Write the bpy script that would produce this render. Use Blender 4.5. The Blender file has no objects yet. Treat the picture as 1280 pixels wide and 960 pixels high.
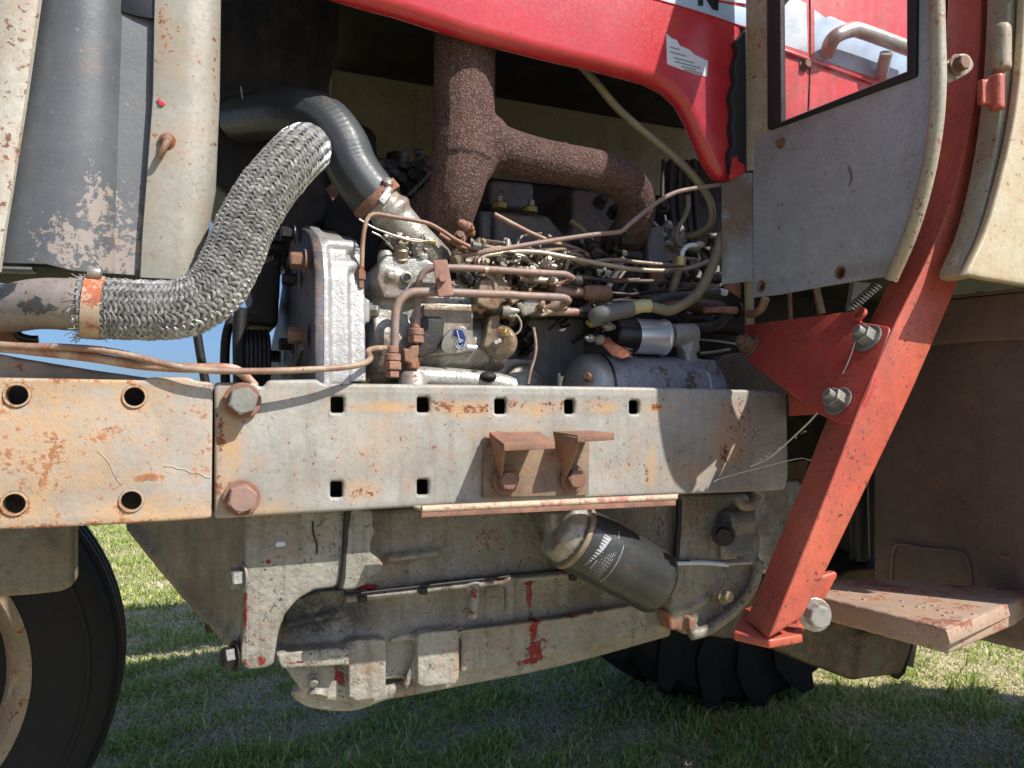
import bpy, bmesh, math, random
import numpy as np
from mathutils import Vector, Matrix, Quaternion
R = math.radians
random.seed(7); rng = np.random.default_rng(7)
S = bpy.context.scene
COL = S.collection

# ------------------------------------------------------------ camera, light
CAMZ = 0.90; F = 961.0; YAW = 22.7; PITCH = 2.2
cam = bpy.data.cameras.new('camera'); camo = bpy.data.objects.new('camera', cam); COL.objects.link(camo)
camo.location = (0, 0, CAMZ); camo.rotation_euler = (R(90 + PITCH), 0, R(-YAW))
cam.sensor_width = 36; cam.lens = 36 * F / 1280; cam.clip_start = 0.02; cam.clip_end = 3000
S.camera = camo
SUN = Vector((0.73, -1.0, 1.28)).normalized()          # towards the sun
w = bpy.data.worlds.new('World'); S.world = w; w.use_nodes = True
nt = w.node_tree; sky = nt.nodes.new('ShaderNodeTexSky'); sky.sky_type = 'NISHITA'; sky.sun_disc = False
sky.sun_elevation = math.asin(SUN.z); sky.sun_rotation = math.atan2(SUN.x, SUN.y)
sky.air_density = 0.7; sky.dust_density = 2.0; sky.ozone_density = 8.0; sky.altitude = 0
bg = nt.nodes['Background']; bg.inputs[1].default_value = 0.098
nt.links.new(sky.outputs[0], bg.inputs[0])
sl = bpy.data.lights.new('sun', 'SUN'); sl.energy = 4.5; sl.angle = R(0.5); sl.color = (1, .955, .88)
so = bpy.data.objects.new('sun', sl); COL.objects.link(so); so.rotation_euler = SUN.to_track_quat('Z', 'Y').to_euler()
S.view_settings.view_transform = 'Standard'; S.view_settings.look = 'None'; S.view_settings.exposure = 0.70
S.view_settings.gamma = 1

# ------------------------------------------------------------ projection helpers
RM = camo.rotation_euler.to_matrix()
C0 = Vector((0, 0, CAMZ))
def ray(px, py): return RM @ Vector(((px - 640) / F, (480 - py) / F, -1))
class Pl:                                   # a plane in the world with a 2D frame
    def __init__(s, p0, n):
        s.p0 = Vector(p0); s.n = Vector(n).normalized()
        s.u = Vector((0, 0, 1)).cross(s.n)
        if s.u.length < 1e-4: s.u = Vector((1, 0, 0))
        s.u.normalize(); s.v = s.n.cross(s.u)
    def at(s, px, py):
        d = ray(px, py); t = (s.p0 - C0).dot(s.n) / d.dot(s.n); return C0 + d * t
    def uv(s, p): q = p - s.p0; return q.dot(s.u), q.dot(s.v)
    def shift(s, a): return Pl(s.p0 - s.n * a, s.n)
def YP(Y): return Pl((0, Y, 0), (0, -1, 0))
def XP(X): return Pl((X, 0, 0), (-1, 0, 0))
def ZP(Z): return Pl((0, 0, Z), (0, 0, 1))
def P(px, py, Y): return YP(Y).at(px, py)
def PT(l, Y=None): return [P(*(q if len(q) > 2 else (q[0], q[1], Y))) for q in l]
def zz(x0, y0, s): return lambda *l, Y=None: [((x0 + q[0] / s, y0 + q[1] / s) + ((q[2],) if len(q) > 2 else ((Y,) if Y else ()))) for q in l]
zA = zz(440, 180, 6.4); zB = zz(580, 230, 6.4); zC = zz(740, 230, 6.4); zE = zz(440, 320, 6.0); zF = zz(600, 320, 6.0); zG = zz(720, 340, 5.3333)

# ------------------------------------------------------------ materials
def newmat(name):
    m = bpy.data.materials.new(name); m.use_nodes = True; return m, m.node_tree.nodes, m.node_tree.links
RUSTD = (.055, .018, .010, 1); RUSTO = (.30, .105, .035, 1)
def c4(c): return (c[0], c[1], c[2], 1)
def paint(name, base, base2=None, rust=0.3, rough=.55, metal=0.0, bump=.25, cast=0.0, fine=180., mid=22., spots=(), red=(), redcol=(.30, .015, .012),
          dirt=.35, dirtcol=(.10, .075, .05), bleach=0, rustd=RUSTD, rusto=RUSTO, streak=0.35, chips=None, chipcol=(.03, .03, .035), spec=.5, coat=0, speck=.35, offs=0.0, stain=(), staincol=(.46, .27, .11), castscale=95, grain=0, graincol=None, dlo=.46, pits=.55, pitcol=(.05, .038, .03)):
    """weathered paint: colour drift, dirt streaks, rust blotches and pinholes, chips, relief"""
    m, N, L = newmat(name); b = N['Principled BSDF']
    def n(t, **k):
        x = N.new(t)
        for a, v in k.items(): setattr(x, a, v)
        return x
    tc = n('ShaderNodeTexCoord'); co = tc.outputs['Object']
    mp = n('ShaderNodeMapping'); mp.inputs['Location'].default_value = (offs, offs * 2, offs * 3); L.new(co, mp.inputs[0]); co = mp.outputs[0]
    def noise(sc, det=5, ro=.6, v=None, dist=0):
        x = n('ShaderNodeTexNoise'); x.inputs['Scale'].default_value = sc; x.inputs['Detail'].default_value = det
        x.inputs['Roughness'].default_value = ro; x.inputs['Distortion'].default_value = dist; L.new(v or co, x.inputs['Vector']); return x.outputs['Fac']
    def rmp(v, a, bb, lo=0, hi=1):
        x = n('ShaderNodeMapRange'); x.inputs[1].default_value = a; x.inputs[2].default_value = bb; x.inputs[3].default_value = lo; x.inputs[4].default_value = hi
        L.new(v, x.inputs[0]); return x.outputs[0]
    def mth(op, a, c):
        x = n('ShaderNodeMath', operation=op)
        for i, q in enumerate((a, c)):
            if isinstance(q, (int, float)): x.inputs[i].default_value = q
            else: L.new(q, x.inputs[i])
        return x.outputs[0]
    def mix(f, a, c):
        x = n('ShaderNodeMix', data_type='RGBA')
        for i, q in ((0, f), (6, a), (7, c)):
            if isinstance(q, (int, float)): x.inputs[i].default_value = q
            elif isinstance(q, tuple): x.inputs[i].default_value = c4(q)
            else: L.new(q, x.inputs[i])
        return x.outputs[2]
    def spotmask(lst):
        acc = None
        for (p, r, s) in lst:
            if isinstance(r, (int, float)): r = (r, r, r)
            a = n('ShaderNodeVectorMath', operation='SUBTRACT'); L.new(tc.outputs['Object'], a.inputs[0]); a.inputs[1].default_value = p
            d = n('ShaderNodeVectorMath', operation='MULTIPLY'); L.new(a.outputs[0], d.inputs[0]); d.inputs[1].default_value = (1 / r[0], 1 / r[1], 1 / r[2])
            e = n('ShaderNodeVectorMath', operation='LENGTH'); L.new(d.outputs[0], e.inputs[0])
            q = rmp(e.outputs['Value'], 0.25, 1.0, s, 0)
            acc = q if acc is None else mth('MAXIMUM', acc, q)
        return acc
    base2 = base2 or tuple(x * .72 for x in base)
    lo = noise(6, 4, .55); md = noise(mid, 8, .68, dist=.4); fn = noise(fine, 4, .7); ft = noise(700, 2, .5)
    col = mix(rmp(lo, .35, .65), base, base2)
    col = mix(mth('MULTIPLY', rmp(fn, .42, .66), .38), col, tuple(x * .5 for x in base2))
    col = mix(mth('MULTIPLY', rmp(noise(45, 6, .7), .5, .7), .30), col, tuple(min(1, x * 1.35) for x in base))
    # vertical streaks and dirt
    ms = n('ShaderNodeMapping'); ms.inputs['Scale'].default_value = (1, 1, .09); L.new(co, ms.inputs[0])
    st = noise(70, 5, .6, ms.outputs[0])
    col = mix(mth('MULTIPLY', rmp(st, .5, .75), streak), col, dirtcol)
    dn = noise(11, 7, .7)
    col = mix(mth('MULTIPLY', rmp(dn, dlo, dlo + .22), dirt), col, dirtcol)
    if stain:
        ss = spotmask(stain); col = mix(mth('MULTIPLY', ss, rmp(mth('ADD', md, mth('MULTIPLY', fn, .4)), .52, .78, .15, 1)), col, staincol)
    if grain: col = mix(mth('MULTIPLY', rmp(noise(castscale * .8, 4, .7), .50, .60), grain), col, graincol or tuple(min(1, x * 2.6) for x in base))
    hb = []
    if pits:                                  # small dark pits and grease specks, gathered in drifts
        pn = mth('ADD', noise(fine * 1.15, 5, .75), mth('MULTIPLY', rmp(noise(16, 5, .6), .35, .65), .13))
        pf = rmp(pn, .70, .74); pf2 = rmp(mth('ADD', noise(34, 9, .8, dist=.6), mth('MULTIPLY', rmp(st, .4, .7), .08)), .655, .675)
        pk = mth('MULTIPLY', mth('MAXIMUM', pf, mth('MULTIPLY', pf2, .8)), pits); col = mix(pk, col, pitcol); hb.append(mth('MULTIPLY', pf, -.5))
    if chips:
        cm = noise(chips[0], 9, .75)
        if len(chips) > 2:
            cs = spotmask(chips[2]); cm = mth('ADD', mth('MULTIPLY', cm, 1.5), mth('MULTIPLY', cs, .28))
            cf = rmp(cm, .96 + chips[1], .98 + chips[1])
        else: cf = rmp(cm, .60 + chips[1], .612 + chips[1])
        col = mix(cf, col, chipcol); hb.append(mth('MULTIPLY', cf, -.5))
    if red:
        rs = spotmask(red); rn = mth('ADD', mth('MULTIPLY', noise(70, 9, .8, dist=.3), 1.5), mth('MULTIPLY', rs, .30)); rf = rmp(rn, 1.0, 1.03)
        col = mix(rf, col, mix(rmp(fn, .3, .7), redcol, tuple(x * .45 for x in redcol))); hb.append(mth('MULTIPLY', rf, .5))
    # rust
    sm = spotmask(spots) if spots else None
    rv = mth('ADD', mth('MULTIPLY', md, .75), mth('MULTIPLY', fn, .25))
    if sm is not None: rv = mth('ADD', mth('ADD', rv, mth('MULTIPLY', sm, .15)), mth('MULTIPLY', mth('MULTIPLY', sm, mth('SUBTRACT', fn, .5)), .5))
    th = .70 - rust * .28
    halo = rmp(rv, th - .13, th + .02); core = rmp(rv, th, th + .05)
    sv = mth('ADD', noise(fine * .8, 3, .6), mth('MULTIPLY', rmp(dn, .35, .65), .09))
    if sm is not None: sv = mth('ADD', sv, mth('MULTIPLY', sm, .10))
    sk = rmp(sv, .74 - speck * .12, .775 - speck * .12)
    rc = mix(rmp(noise(60, 6, .7), .35, .65), rustd[:3], rusto[:3])
    col = mix(mth('MULTIPLY', halo, .55), col, mix(.55, tuple(base), (rusto[0] * 1.25, rusto[1] * 1.5, rusto[2] * 1.4)))
    col = mix(mth('MAXIMUM', core, mth('MULTIPLY', sk, .85 if speck > 0 else 0)), col, rc)
    L.new(col, b.inputs['Base Color'])
    rr = mth('ADD', rmp(fn, .3, .7, rough - .08, rough + .12), mth('MULTIPLY', core, .3)); L.new(rr, b.inputs['Roughness'])
    b.inputs['Specular IOR Level'].default_value = spec
    if metal: L.new(mth('MULTIPLY', mth('SUBTRACT', 1, core), metal), b.inputs['Metallic'])
    if coat: b.inputs['Coat Weight'].default_value = coat; b.inputs['Coat Roughness'].default_value = .25
    h = mth('ADD', mth('MULTIPLY', fn, .42), mth('MULTIPLY', core, .35))
    h = mth('ADD', h, mth('MULTIPLY', ft, .10))
    for q in hb: h = mth('ADD', h, q)
    if cast: h = mth('ADD', h, mth('MULTIPLY', noise(castscale, 3, .55), cast))
    bp = n('ShaderNodeBump'); bp.inputs['Strength'].default_value = bump; bp.inputs['Distance'].default_value = .004
    L.new(h, bp.inputs['Height']); L.new(bp.outputs[0], b.inputs['Normal'])
    return m
def plain(name, c, rough=.5, metal=0, bump=.0, scale=200, var=.3, spec=.5):
    m, N, L = newmat(name); b = N['Principled BSDF']
    tc = N.new('ShaderNodeTexCoord'); x = N.new('ShaderNodeTexNoise'); x.inputs['Scale'].default_value = scale; x.inputs['Detail'].default_value = 5
    L.new(tc.outputs['Object'], x.inputs['Vector'])
    r = N.new('ShaderNodeMix'); r.data_type = 'RGBA'; r.inputs[6].default_value = c4(c); r.inputs[7].default_value = c4([q * (1 - var) for q in c])
    L.new(x.outputs['Fac'], r.inputs[0]); L.new(r.outputs[2], b.inputs['Base Color'])
    b.inputs['Roughness'].default_value = rough; b.inputs['Metallic'].default_value = metal; b.inputs['Specular IOR Level'].default_value = spec
    if bump:
        bp = N.new('ShaderNodeBump'); bp.inputs['Strength'].default_value = bump; bp.inputs['Distance'].default_value = .002
        L.new(x.outputs['Fac'], bp.inputs['Height']); L.new(bp.outputs[0], b.inputs['Normal'])
    return m

# ------------------------------------------------------------ object helpers
ROOT = None; BASE = Vector((0.6, 1.35, 0.0))
def link(name, me, mat, parent, kind=None, label=None, smooth=None, loc=None, rot=None):
    o = bpy.data.objects.new(name, me); COL.objects.link(o)
    if mat is not None and len(me.materials) == 0: me.materials.append(mat)
    if parent is None: parent = ROOT
    if parent is not False:
        o.parent = parent
        if parent is ROOT: o.location = -BASE
    if loc is not None: o.location = Vector(loc) - (BASE if parent is ROOT else Vector())
    if rot is not None: o.rotation_mode = 'QUATERNION'; o.rotation_quaternion = rot
    if kind: o['kind'] = kind
    if label: o['label'] = label
    if smooth is not None: shade(me, smooth)
    return o
def shade(me, ang):
    if ang is True: me.shade_smooth(); return
    if ang is False: return
    me.shade_smooth()
    bm = bmesh.new(); bm.from_mesh(me)
    for e in bm.edges:
        if len(e.link_faces) == 2 and e.calc_face_angle(0) > R(ang): e.smooth = False
    bm.to_mesh(me); bm.free()
def bm_mesh(name, bm):
    bmesh.ops.recalc_face_normals(bm, faces=bm.faces); me = bpy.data.meshes.new(name); bm.to_mesh(me); bm.free(); return me
def prism_bm(bm, pts, off):                 # closed prism: polygon pts (3D) pushed along off
    a = [bm.verts.new(p) for p in pts]; b = [bm.verts.new(Vector(p) + Vector(off)) for p in pts]
    bm.faces.new(a); bm.faces.new(b[::-1])
    for i in range(len(a)): j = (i + 1) % len(a); bm.faces.new((a[i], b[i], b[j], a[j]))
def pre(pts, Y, depth):                      # prism spec from photo outline at plane Y
    return ('prism', PT(pts, Y), Vector((0, depth, 0)))
def box_bm(bm, lo, hi):
    x0, y0, z0 = lo; x1, y1, z1 = hi
    prism_bm(bm, [(x0, y0, z0), (x1, y0, z0), (x1, y0, z1), (x0, y0, z1)], (0, y1 - y0, 0))
def smooth_path(pts, step=.004):
    pts = [Vector(p) for p in pts]
    if len(pts) == 2:
        n = max(2, int((pts[1] - pts[0]).length / step / 3)); return [pts[0].lerp(pts[1], i / n) for i in range(n + 1)]
    q = [pts[0] * 2 - pts[1]] + pts + [pts[-1] * 2 - pts[-2]]; out = []
    for i in range(1, len(q) - 2):
        n = max(2, int((q[i + 1] - q[i]).length / step))
        for k in range(n):
            t = k / n; a, b, c, d = q[i - 1], q[i], q[i + 1], q[i + 2]
            out.append(.5 * ((2 * b) + (c - a) * t + (2 * a - 5 * b + 4 * c - d) * t * t + (3 * b - a - 3 * c + d) * t ** 3))
    out.append(pts[-1]); return out
def frames(path):
    T = [(path[min(i + 1, len(path) - 1)] - path[max(i - 1, 0)]).normalized() for i in range(len(path))]
    up = Vector((0, 0, 1)) if abs(T[0].z) < .9 else Vector((0, -1, 0))
    n = T[0].cross(up).normalized(); out = []
    for i, t in enumerate(T):
        if i: n = (n - t * n.dot(t)).normalized()
        out.append((t, n, t.cross(n)))
    return out
def tube_bm(bm, path, r, seg=12, rf=None):
    fr = frames(path); rings = []; s = 0; L = sum((path[i + 1] - path[i]).length for i in range(len(path) - 1))
    for i, (p, (t, n, b)) in enumerate(zip(path, fr)):
        if i: s += (path[i] - path[i - 1]).length
        ring = []
        for k in range(seg):
            a = 2 * math.pi * k / seg
            rr = r if not callable(r) else r(s / L)
            if rf: rr += rf(s, a)
            ring.append(bm.verts.new(p + (n * math.cos(a) + b * math.sin(a)) * rr))
        rings.append(ring)
    for A, B in zip(rings, rings[1:]):
        for k in range(seg): j = (k + 1) % seg; bm.faces.new((A[k], A[j], B[j], B[k]))
    bm.faces.new(rings[0][::-1]); bm.faces.new(rings[-1])
def tube(name, pts, r, mat, parent=None, seg=12, step=.005, rf=None, **k):
    bm = bmesh.new(); tube_bm(bm, smooth_path(pts, step), r, seg, rf); me = bm_mesh(name, bm)
    return link(name, me, mat, parent, smooth=40, **k)
def lathe_bm(bm, p0, axis, prof, seg=24, squash=None):    # prof: (distance along axis, radius)
    axis = Vector(axis).normalized(); q = axis.to_track_quat('Z', 'Y'); rings = []
    for (d, r) in prof:
        ring = []
        for k in range(seg):
            a = 2 * math.pi * k / seg; v = Vector((math.cos(a) * r, math.sin(a) * r, d))
            ring.append(bm.verts.new(Vector(p0) + q @ v))
        rings.append(ring)
    for A, B in zip(rings, rings[1:]):
        for k in range(seg): j = (k + 1) % seg; bm.faces.new((A[k], A[j], B[j], B[k]))
    bm.faces.new(rings[0][::-1]); bm.faces.new(rings[-1])
def lathe(name, p0, axis, prof, mat, parent=None, seg=28, sm=35, **k):
    bm = bmesh.new(); lathe_bm(bm, p0, axis, prof, seg); return link(name, bm_mesh(name, bm), mat, parent, smooth=sm, **k)
_bolts = {}
def boltmesh(r, h, washer, stud, seg=6):
    key = (round(r, 4), round(h, 4), washer, stud, seg)
    if key in _bolts: return _bolts[key]
    bm = bmesh.new(); z = 0
    if washer: lathe_bm(bm, (0, 0, 0), (0, 0, 1), [(0, r * 1.42), (r * .18, r * 1.45), (r * .22, r * 1.38)], 20); z = r * .22
    lathe_bm(bm, (0, 0, z), (0, 0, 1), [(0, r * 1.0), (h * .9, r * 1.0), (h, r * .92)], seg)
    if stud: lathe_bm(bm, (0, 0, z + h), (0, 0, 1), [(-.002, r * .55), (r * .5, r * .55), (r * .62, r * .45)], 12)
    else: lathe_bm(bm, (0, 0, z + h - .0005), (0, 0, 1), [(0, r * .86), (.0012, r * .80)], 16)
    me = bm_mesh('bolt', bm); _bolts[key] = me; return me
def bolt(parent, pos, nrm, r, mat, h=None, washer=True, stud=False, name='bolt', seg=6, twist=None, label=None):
    me = boltmesh(r, h or r * 1.1, washer, stud, seg)
    if len(me.materials) == 0: me.materials.append(mat)
    elif me.materials[0] is not mat:
        me = me.copy(); me.materials[0] = mat
    tw = random.uniform(0, 6.28) if twist is None else twist
    q = Vector(nrm).to_track_quat('Z', 'Y') @ Quaternion((0, 0, 1), tw)
    return link(name, me, mat, parent, loc=pos, rot=q, label=label)
def evalmesh(o, name):
    dg = bpy.context.evaluated_depsgraph_get(); me = bpy.data.meshes.new_from_object(o.evaluated_get(dg)); me.name = name; return me
def cast(name, prims, mat, parent=None, voxel=.004, it=4, disp=0, dsc=.02, sm=True, **k):
    """overlapping solids fused into one casting with soft fillets"""
    bm = bmesh.new()
    for p in prims:
        if p[0] == 'prism': prism_bm(bm, p[1], p[2])
        elif p[0] == 'tube': tube_bm(bm, smooth_path(p[1], .01), p[2], 16)
        elif p[0] == 'lathe': lathe_bm(bm, p[1], p[2], p[3], 24)
        elif p[0] == 'box': box_bm(bm, p[1], p[2])
        elif p[0] == 'ball': bmesh.ops.create_icosphere(bm, subdivisions=3, radius=1, matrix=Matrix.Translation(p[1]) @ Matrix.Diagonal((*p[2], 1)))
    me = bm_mesh(name, bm); o = bpy.data.objects.new(name, me); COL.objects.link(o)
    m = o.modifiers.new('r', 'REMESH'); m.mode = 'VOXEL'; m.voxel_size = voxel
    if it: m = o.modifiers.new('s', 'SMOOTH'); m.iterations = it; m.factor = .6
    if disp:
        t = bpy.data.textures.new(name, 'CLOUDS'); t.noise_scale = dsc; t.noise_depth = 3
        m = o.modifiers.new('d', 'DISPLACE'); m.texture = t; m.strength = disp; m.mid_level = .5
    me2 = evalmesh(o, name); bpy.data.objects.remove(o); bpy.data.meshes.remove(me)
    me2.materials.clear(); me2.shade_smooth()
    return link(name, me2, mat, parent, **k)
def plate(name, pts, mat, pl, th=.004, bev=.001, holes=(), parent=None, bres=2, proud=0, sm=35, **k):
    """flat sheet cut to an outline on plane pl; holes are outlines or (px,py,rx[,ry]) discs; edges rounded"""
    if isinstance(pl, (int, float)): pl = YP(pl)
    if proud: pl = pl.shift(-proud)
    cu = bpy.data.curves.new(name, 'CURVE'); cu.dimensions = '2D'; cu.fill_mode = 'BOTH'
    cu.extrude = max(th / 2 - bev, 0); cu.bevel_depth = bev; cu.bevel_resolution = bres; cu.offset = -bev
    def spl(l):
        s = cu.splines.new('POLY'); s.points.add(len(l) - 1); s.use_cyclic_u = True
        for q, p in zip(s.points, l): q.co = (p[0], p[1], 0, 1)
    spl([pl.uv(pl.at(*p) if len(p) == 2 else Vector(p)) for p in pts])
    for h in holes:
        if isinstance(h, tuple):
            c = pl.uv(pl.at(h[0], h[1])); d = (pl.at(h[0], h[1]) - C0).length / F
            spl([(c[0] + d * h[2] * math.cos(a * math.pi / 12), c[1] + d * (h[3] if len(h) > 3 else h[2]) * math.sin(a * math.pi / 12)) for a in range(24)])
        else: spl([pl.uv(pl.at(*p)) for p in h])
    o = bpy.data.objects.new(name, cu); COL.objects.link(o); me = evalmesh(o, name); bpy.data.objects.remove(o)
    n = len(me.vertices); a = np.empty(n * 3, 'f'); me.vertices.foreach_get('co', a); a = a.reshape(-1, 3)
    u, v, nn, p0 = (np.array(x) for x in (pl.u, pl.v, pl.n, pl.p0))
    out = p0 + a[:, :1] * u + a[:, 1:2] * v + (a[:, 2:3] - th / 2) * nn
    me.vertices.foreach_set('co', out.astype('f').ravel()); me.update(); me.materials.clear()
    bm = bmesh.new(); bm.from_mesh(me); bmesh.ops.remove_doubles(bm, verts=bm.verts, dist=1e-5); bmesh.ops.recalc_face_normals(bm, faces=bm.faces); bm.to_mesh(me); bm.free()
    return link(name, me, mat, parent, smooth=sm, **k)
def rnd(pts, r=6, n=4):                      # round the corners of a photo outline
    out = []
    for i, p in enumerate(pts):
        a = Vector(pts[i - 1]); b = Vector(p); c = Vector(pts[(i + 1) % len(pts)])
        ra = min(r, (a - b).length * .45); rc = min(r, (c - b).length * .45)
        s = b + (a - b).normalized() * ra; e = b + (c - b).normalized() * rc
        for k in range(n + 1):
            t = k / n; q = s * (1 - t) ** 2 + b * 2 * t * (1 - t) + e * t * t; out.append((q.x, q.y))
    return out
def curve2(pts, n=5):                        # smooth open outline through photo points
    q = smooth_path([Vector((p[0], p[1], 0)) for p in pts], 8); return [(p.x, p.y) for p in q]
# ------------------------------------------------------------ palette
def spt(px, py, Y, r, s=1.0): return (tuple(P(px, py, Y)), r, s)
M_bolster = paint('weathered cream paint rusting', (.36, .335, .30), (.285, .26, .23), rust=.36, rough=.5, bump=.35, mid=34, streak=.25, dirt=.2, dirtcol=(.33, .18, .08), speck=.42, cast=.25, rusto=(.42, .19, .08, 1), rustd=(.20, .085, .045, 1),
    spots=[spt(20, 494, .885, .02), spt(167, 490, .885, .018), spt(17, 632, .885, .018), spt(163, 628, .885, .015), spt(60, 560, .885, (.06, .1, .07), .45), spt(10, 560, .885, (.05, .1, .08), .5),
           spt(100, 656, .885, (.14, .1, .006), .8), spt(60, 474, .885, (.1, .1, .005), .8), spt(190, 597, .885, (.018, .1, .006), 1.3), spt(230, 656, .885, (.05, .1, .006), .9), spt(130, 530, .885, (.06, .1, .03), .4)],
    stain=[spt(40, 530, .885, (.10, .1, .09), .85), spt(30, 620, .885, (.07, .1, .05), .7), spt(168, 500, .885, (.04, .1, .035), .9), spt(110, 590, .885, (.07, .1, .05), .6), spt(190, 640, .885, (.09, .1, .025), .9), spt(100, 476, .885, (.15, .1, .012), .9), spt(195, 550, .885, (.03, .1, .03), .4)], pits=.5, pitcol=(.14, .06, .03))
M_rail = paint('weathered grey beige rail paint', (.345, .335, .30), (.265, .258, .232), rust=.24, rough=.5, bump=.25, mid=30, streak=.4, dirt=.45, dirtcol=(.15, .115, .08), speck=.22, cast=.12,
    spots=[spt(303, 500, .9, .03), spt(302, 622, .9, .028), spt(425, 508, .9, (.03, .1, .008)), spt(545, 508, .9, (.05, .1, .011), 1.05), spt(600, 512, .9, (.05, .1, .012), .9), spt(640, 504, .9, (.03, .1, .012)), spt(700, 506, .9, (.05, .1, .012), .95), spt(820, 508, .9, (.03, .1, .008), 1.0),
           spt(450, 616, .9, (.03, .1, .012), .8), spt(808, 590, .9, (.006, .1, .02), 1.1), spt(905, 570, .9, (.014, .1, .03), 1.05), spt(925, 510, .9, (.04, .1, .02), .8), spt(275, 560, .9, (.006, .1, .09), .9), spt(920, 545, .9, (.05, .1, .05), .5), spt(745, 505, .9, (.03, .1, .01), .8)],
    stain=[spt(480, 509, .9, (.055, .1, .010), .9), spt(580, 512, .9, (.05, .1, .016), 1.0), spt(670, 511, .9, (.045, .1, .014), .9), spt(750, 509, .9, (.04, .1, .012), .9), spt(825, 510, .9, (.035, .1, .009), 1.0), spt(470, 550, .9, (.06, .1, .05), .3), spt(285, 560, .9, (.02, .1, .09), .8), spt(815, 580, .9, (.012, .1, .04), .7), spt(910, 550, .9, (.05, .1, .06), .8), spt(860, 590, .9, (.05, .1, .03), .5), spt(450, 612, .9, (.03, .1, .02), .6), spt(640, 540, .9, (.10, .1, .02), .3), spt(335, 640, .9, (.05, .1, .02), .4)], pits=.5)
M_rusty = paint('rusted steel', (.19, .10, .072), (.13, .07, .052), rust=.55, rough=.75, bump=.3, streak=.1, speck=.6, rusto=(.36, .15, .08, 1), rustd=(.16, .06, .04, 1))
M_redrust = paint('red oxide steel', (.26, .13, .10), (.20, .095, .075), rust=.45, rough=.7, bump=.3, streak=.05, speck=.3, mid=40, rusto=(.42, .20, .12, 1), rustd=(.20, .07, .05, 1))
M_ledge = paint('worn cream over red oxide', (.46, .40, .28), (.42, .35, .24), rust=.62, rough=.6, bump=.4, mid=26, rusto=(.46, .22, .17, 1), rustd=(.33, .13, .10, 1), speck=.4, streak=.05)
M_pipe = paint('purple brown oxide pipe', (.27, .195, .175), (.21, .14, .125), rust=.38, rough=.55, bump=.15, streak=.05, rusto=(.33, .15, .08, 1), rustd=(.14, .07, .05, 1), speck=.4)
M_copper = paint('rusty copper line', (.25, .14, .10), (.24, .11, .07), rust=.4, rough=.5, bump=.15, streak=0, rusto=(.5, .40, .3, 1), rustd=(.15, .06, .04, 1))
M_manif = paint('scaled exhaust rust', (.15, .075, .064), (.085, .042, .036), rust=.38, rough=.8, bump=1.0, cast=3.2, castscale=420, grain=.85, graincol=(.34, .235, .215), streak=0, dirt=.2, speck=.3, rusto=(.26, .13, .09, 1), rustd=(.08, .045, .04, 1), spec=.3, fine=330, pits=0)
M_silver = paint('silver painted casting', (.43, .425, .41), (.31, .305, .295), rust=.12, rough=.34, metal=.3, bump=.4, cast=.35, fine=260, streak=.15, dirt=.22, speck=.1)
M_silver2 = paint('silver beige painted casting', (.44, .43, .385), (.32, .31, .275), rust=.25, rough=.33, metal=.3, bump=.55, cast=.5, streak=.4, dirt=.85, dirtcol=(.06, .045, .03), speck=.3, dlo=.43, pits=.9)
M_oily = paint('oily yellowed casting', (.36, .315, .23), (.20, .155, .10), rust=.45, rough=.33, bump=.5, cast=.6, streak=.6, dirt=1.0, dirtcol=(.05, .034, .02), speck=.3, dlo=.40, pits=1.0)
M_pan = paint('grey beige casting paint', (.30, .285, .245), (.19, .178, .15), rust=.15, rough=.42, metal=.1, spec=.35, bump=.7, cast=.9, streak=.6, dirt=.6, dirtcol=(.10, .08, .05), speck=.45,
    spots=[spt(618, 672, .98, (.035, .1, .025), .8)],
    red=[spt(460, 738, .985, (.03, .1, .007), 1.25), spt(592, 740, .985, (.010, .1, .016), 1.1), spt(590, 765, .985, (.008, .1, .008), 1.0), spt(328, 824, .955, (.012, .1, .012), .85), spt(307, 770, .955, (.003, .1, .06), 1.2), spt(305, 830, .955, (.008, .1, .008), 1.1), spt(620, 725, .985, (.04, .1, .004), .9), spt(335, 702, .955, (.004, .1, .004), 1.2)], pits=.9)
M_sump = paint('grey beige sump paint', (.38, .36, .31), (.26, .245, .205), rust=.15, rough=.5, metal=.05, spec=.35, bump=.8, cast=1.0, streak=.5, dirt=.5, dirtcol=(.10, .08, .05), speck=.4,
    stain=[spt(385, 770, 1.05, (.07, .2, .045), 1.6), spt(430, 765, 1.05, (.07, .2, .04), 1.3), spt(735, 740, 1.05, (.10, .2, .03), .7), spt(520, 765, 1.05, (.10, .2, .03), .4)], staincol=(.055, .057, .06),
    red=[spt(670, 728, 1.03, (.016, .1, .012), 1.2), spt(668, 750, 1.03, (.009, .1, .035), 1.25), spt(669, 785, 1.03, (.013, .1, .035), 1.3), spt(672, 812, 1.03, (.024, .1, .022), 1.3), spt(672, 828, 1.03, (.038, .2, .013), 1.35), spt(430, 852, 1.02, (.011, .2, .024), 1.3), spt(395, 833, 1.0, (.03, .1, .005), 1.0), spt(715, 771, 1.03, (.03, .1, .004), 1.0), spt(372, 833, 1.0, (.02, .1, .004), 1.0)], pits=.85)
M_panoil = paint('oily dark grey casting', (.085, .09, .09), (.04, .043, .045), rust=0, rough=.28, bump=.5, cast=.8, streak=.4, dirt=.5, dirtcol=(.02, .02, .02), speck=0)
M_olive = paint('grimy olive casting', (.30, .26, .17), (.19, .16, .105), rust=.15, rough=.6, bump=.6, cast=.7, streak=.4, dirt=.5, dirtcol=(.05, .04, .025), speck=.2)
M_block = paint('grey engine block', (.27, .27, .26), (.17, .17, .165), rust=.2, rough=.5, bump=.45, cast=.5, streak=.5, dirt=.5, dirtcol=(.04, .035, .03), speck=.3)
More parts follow.
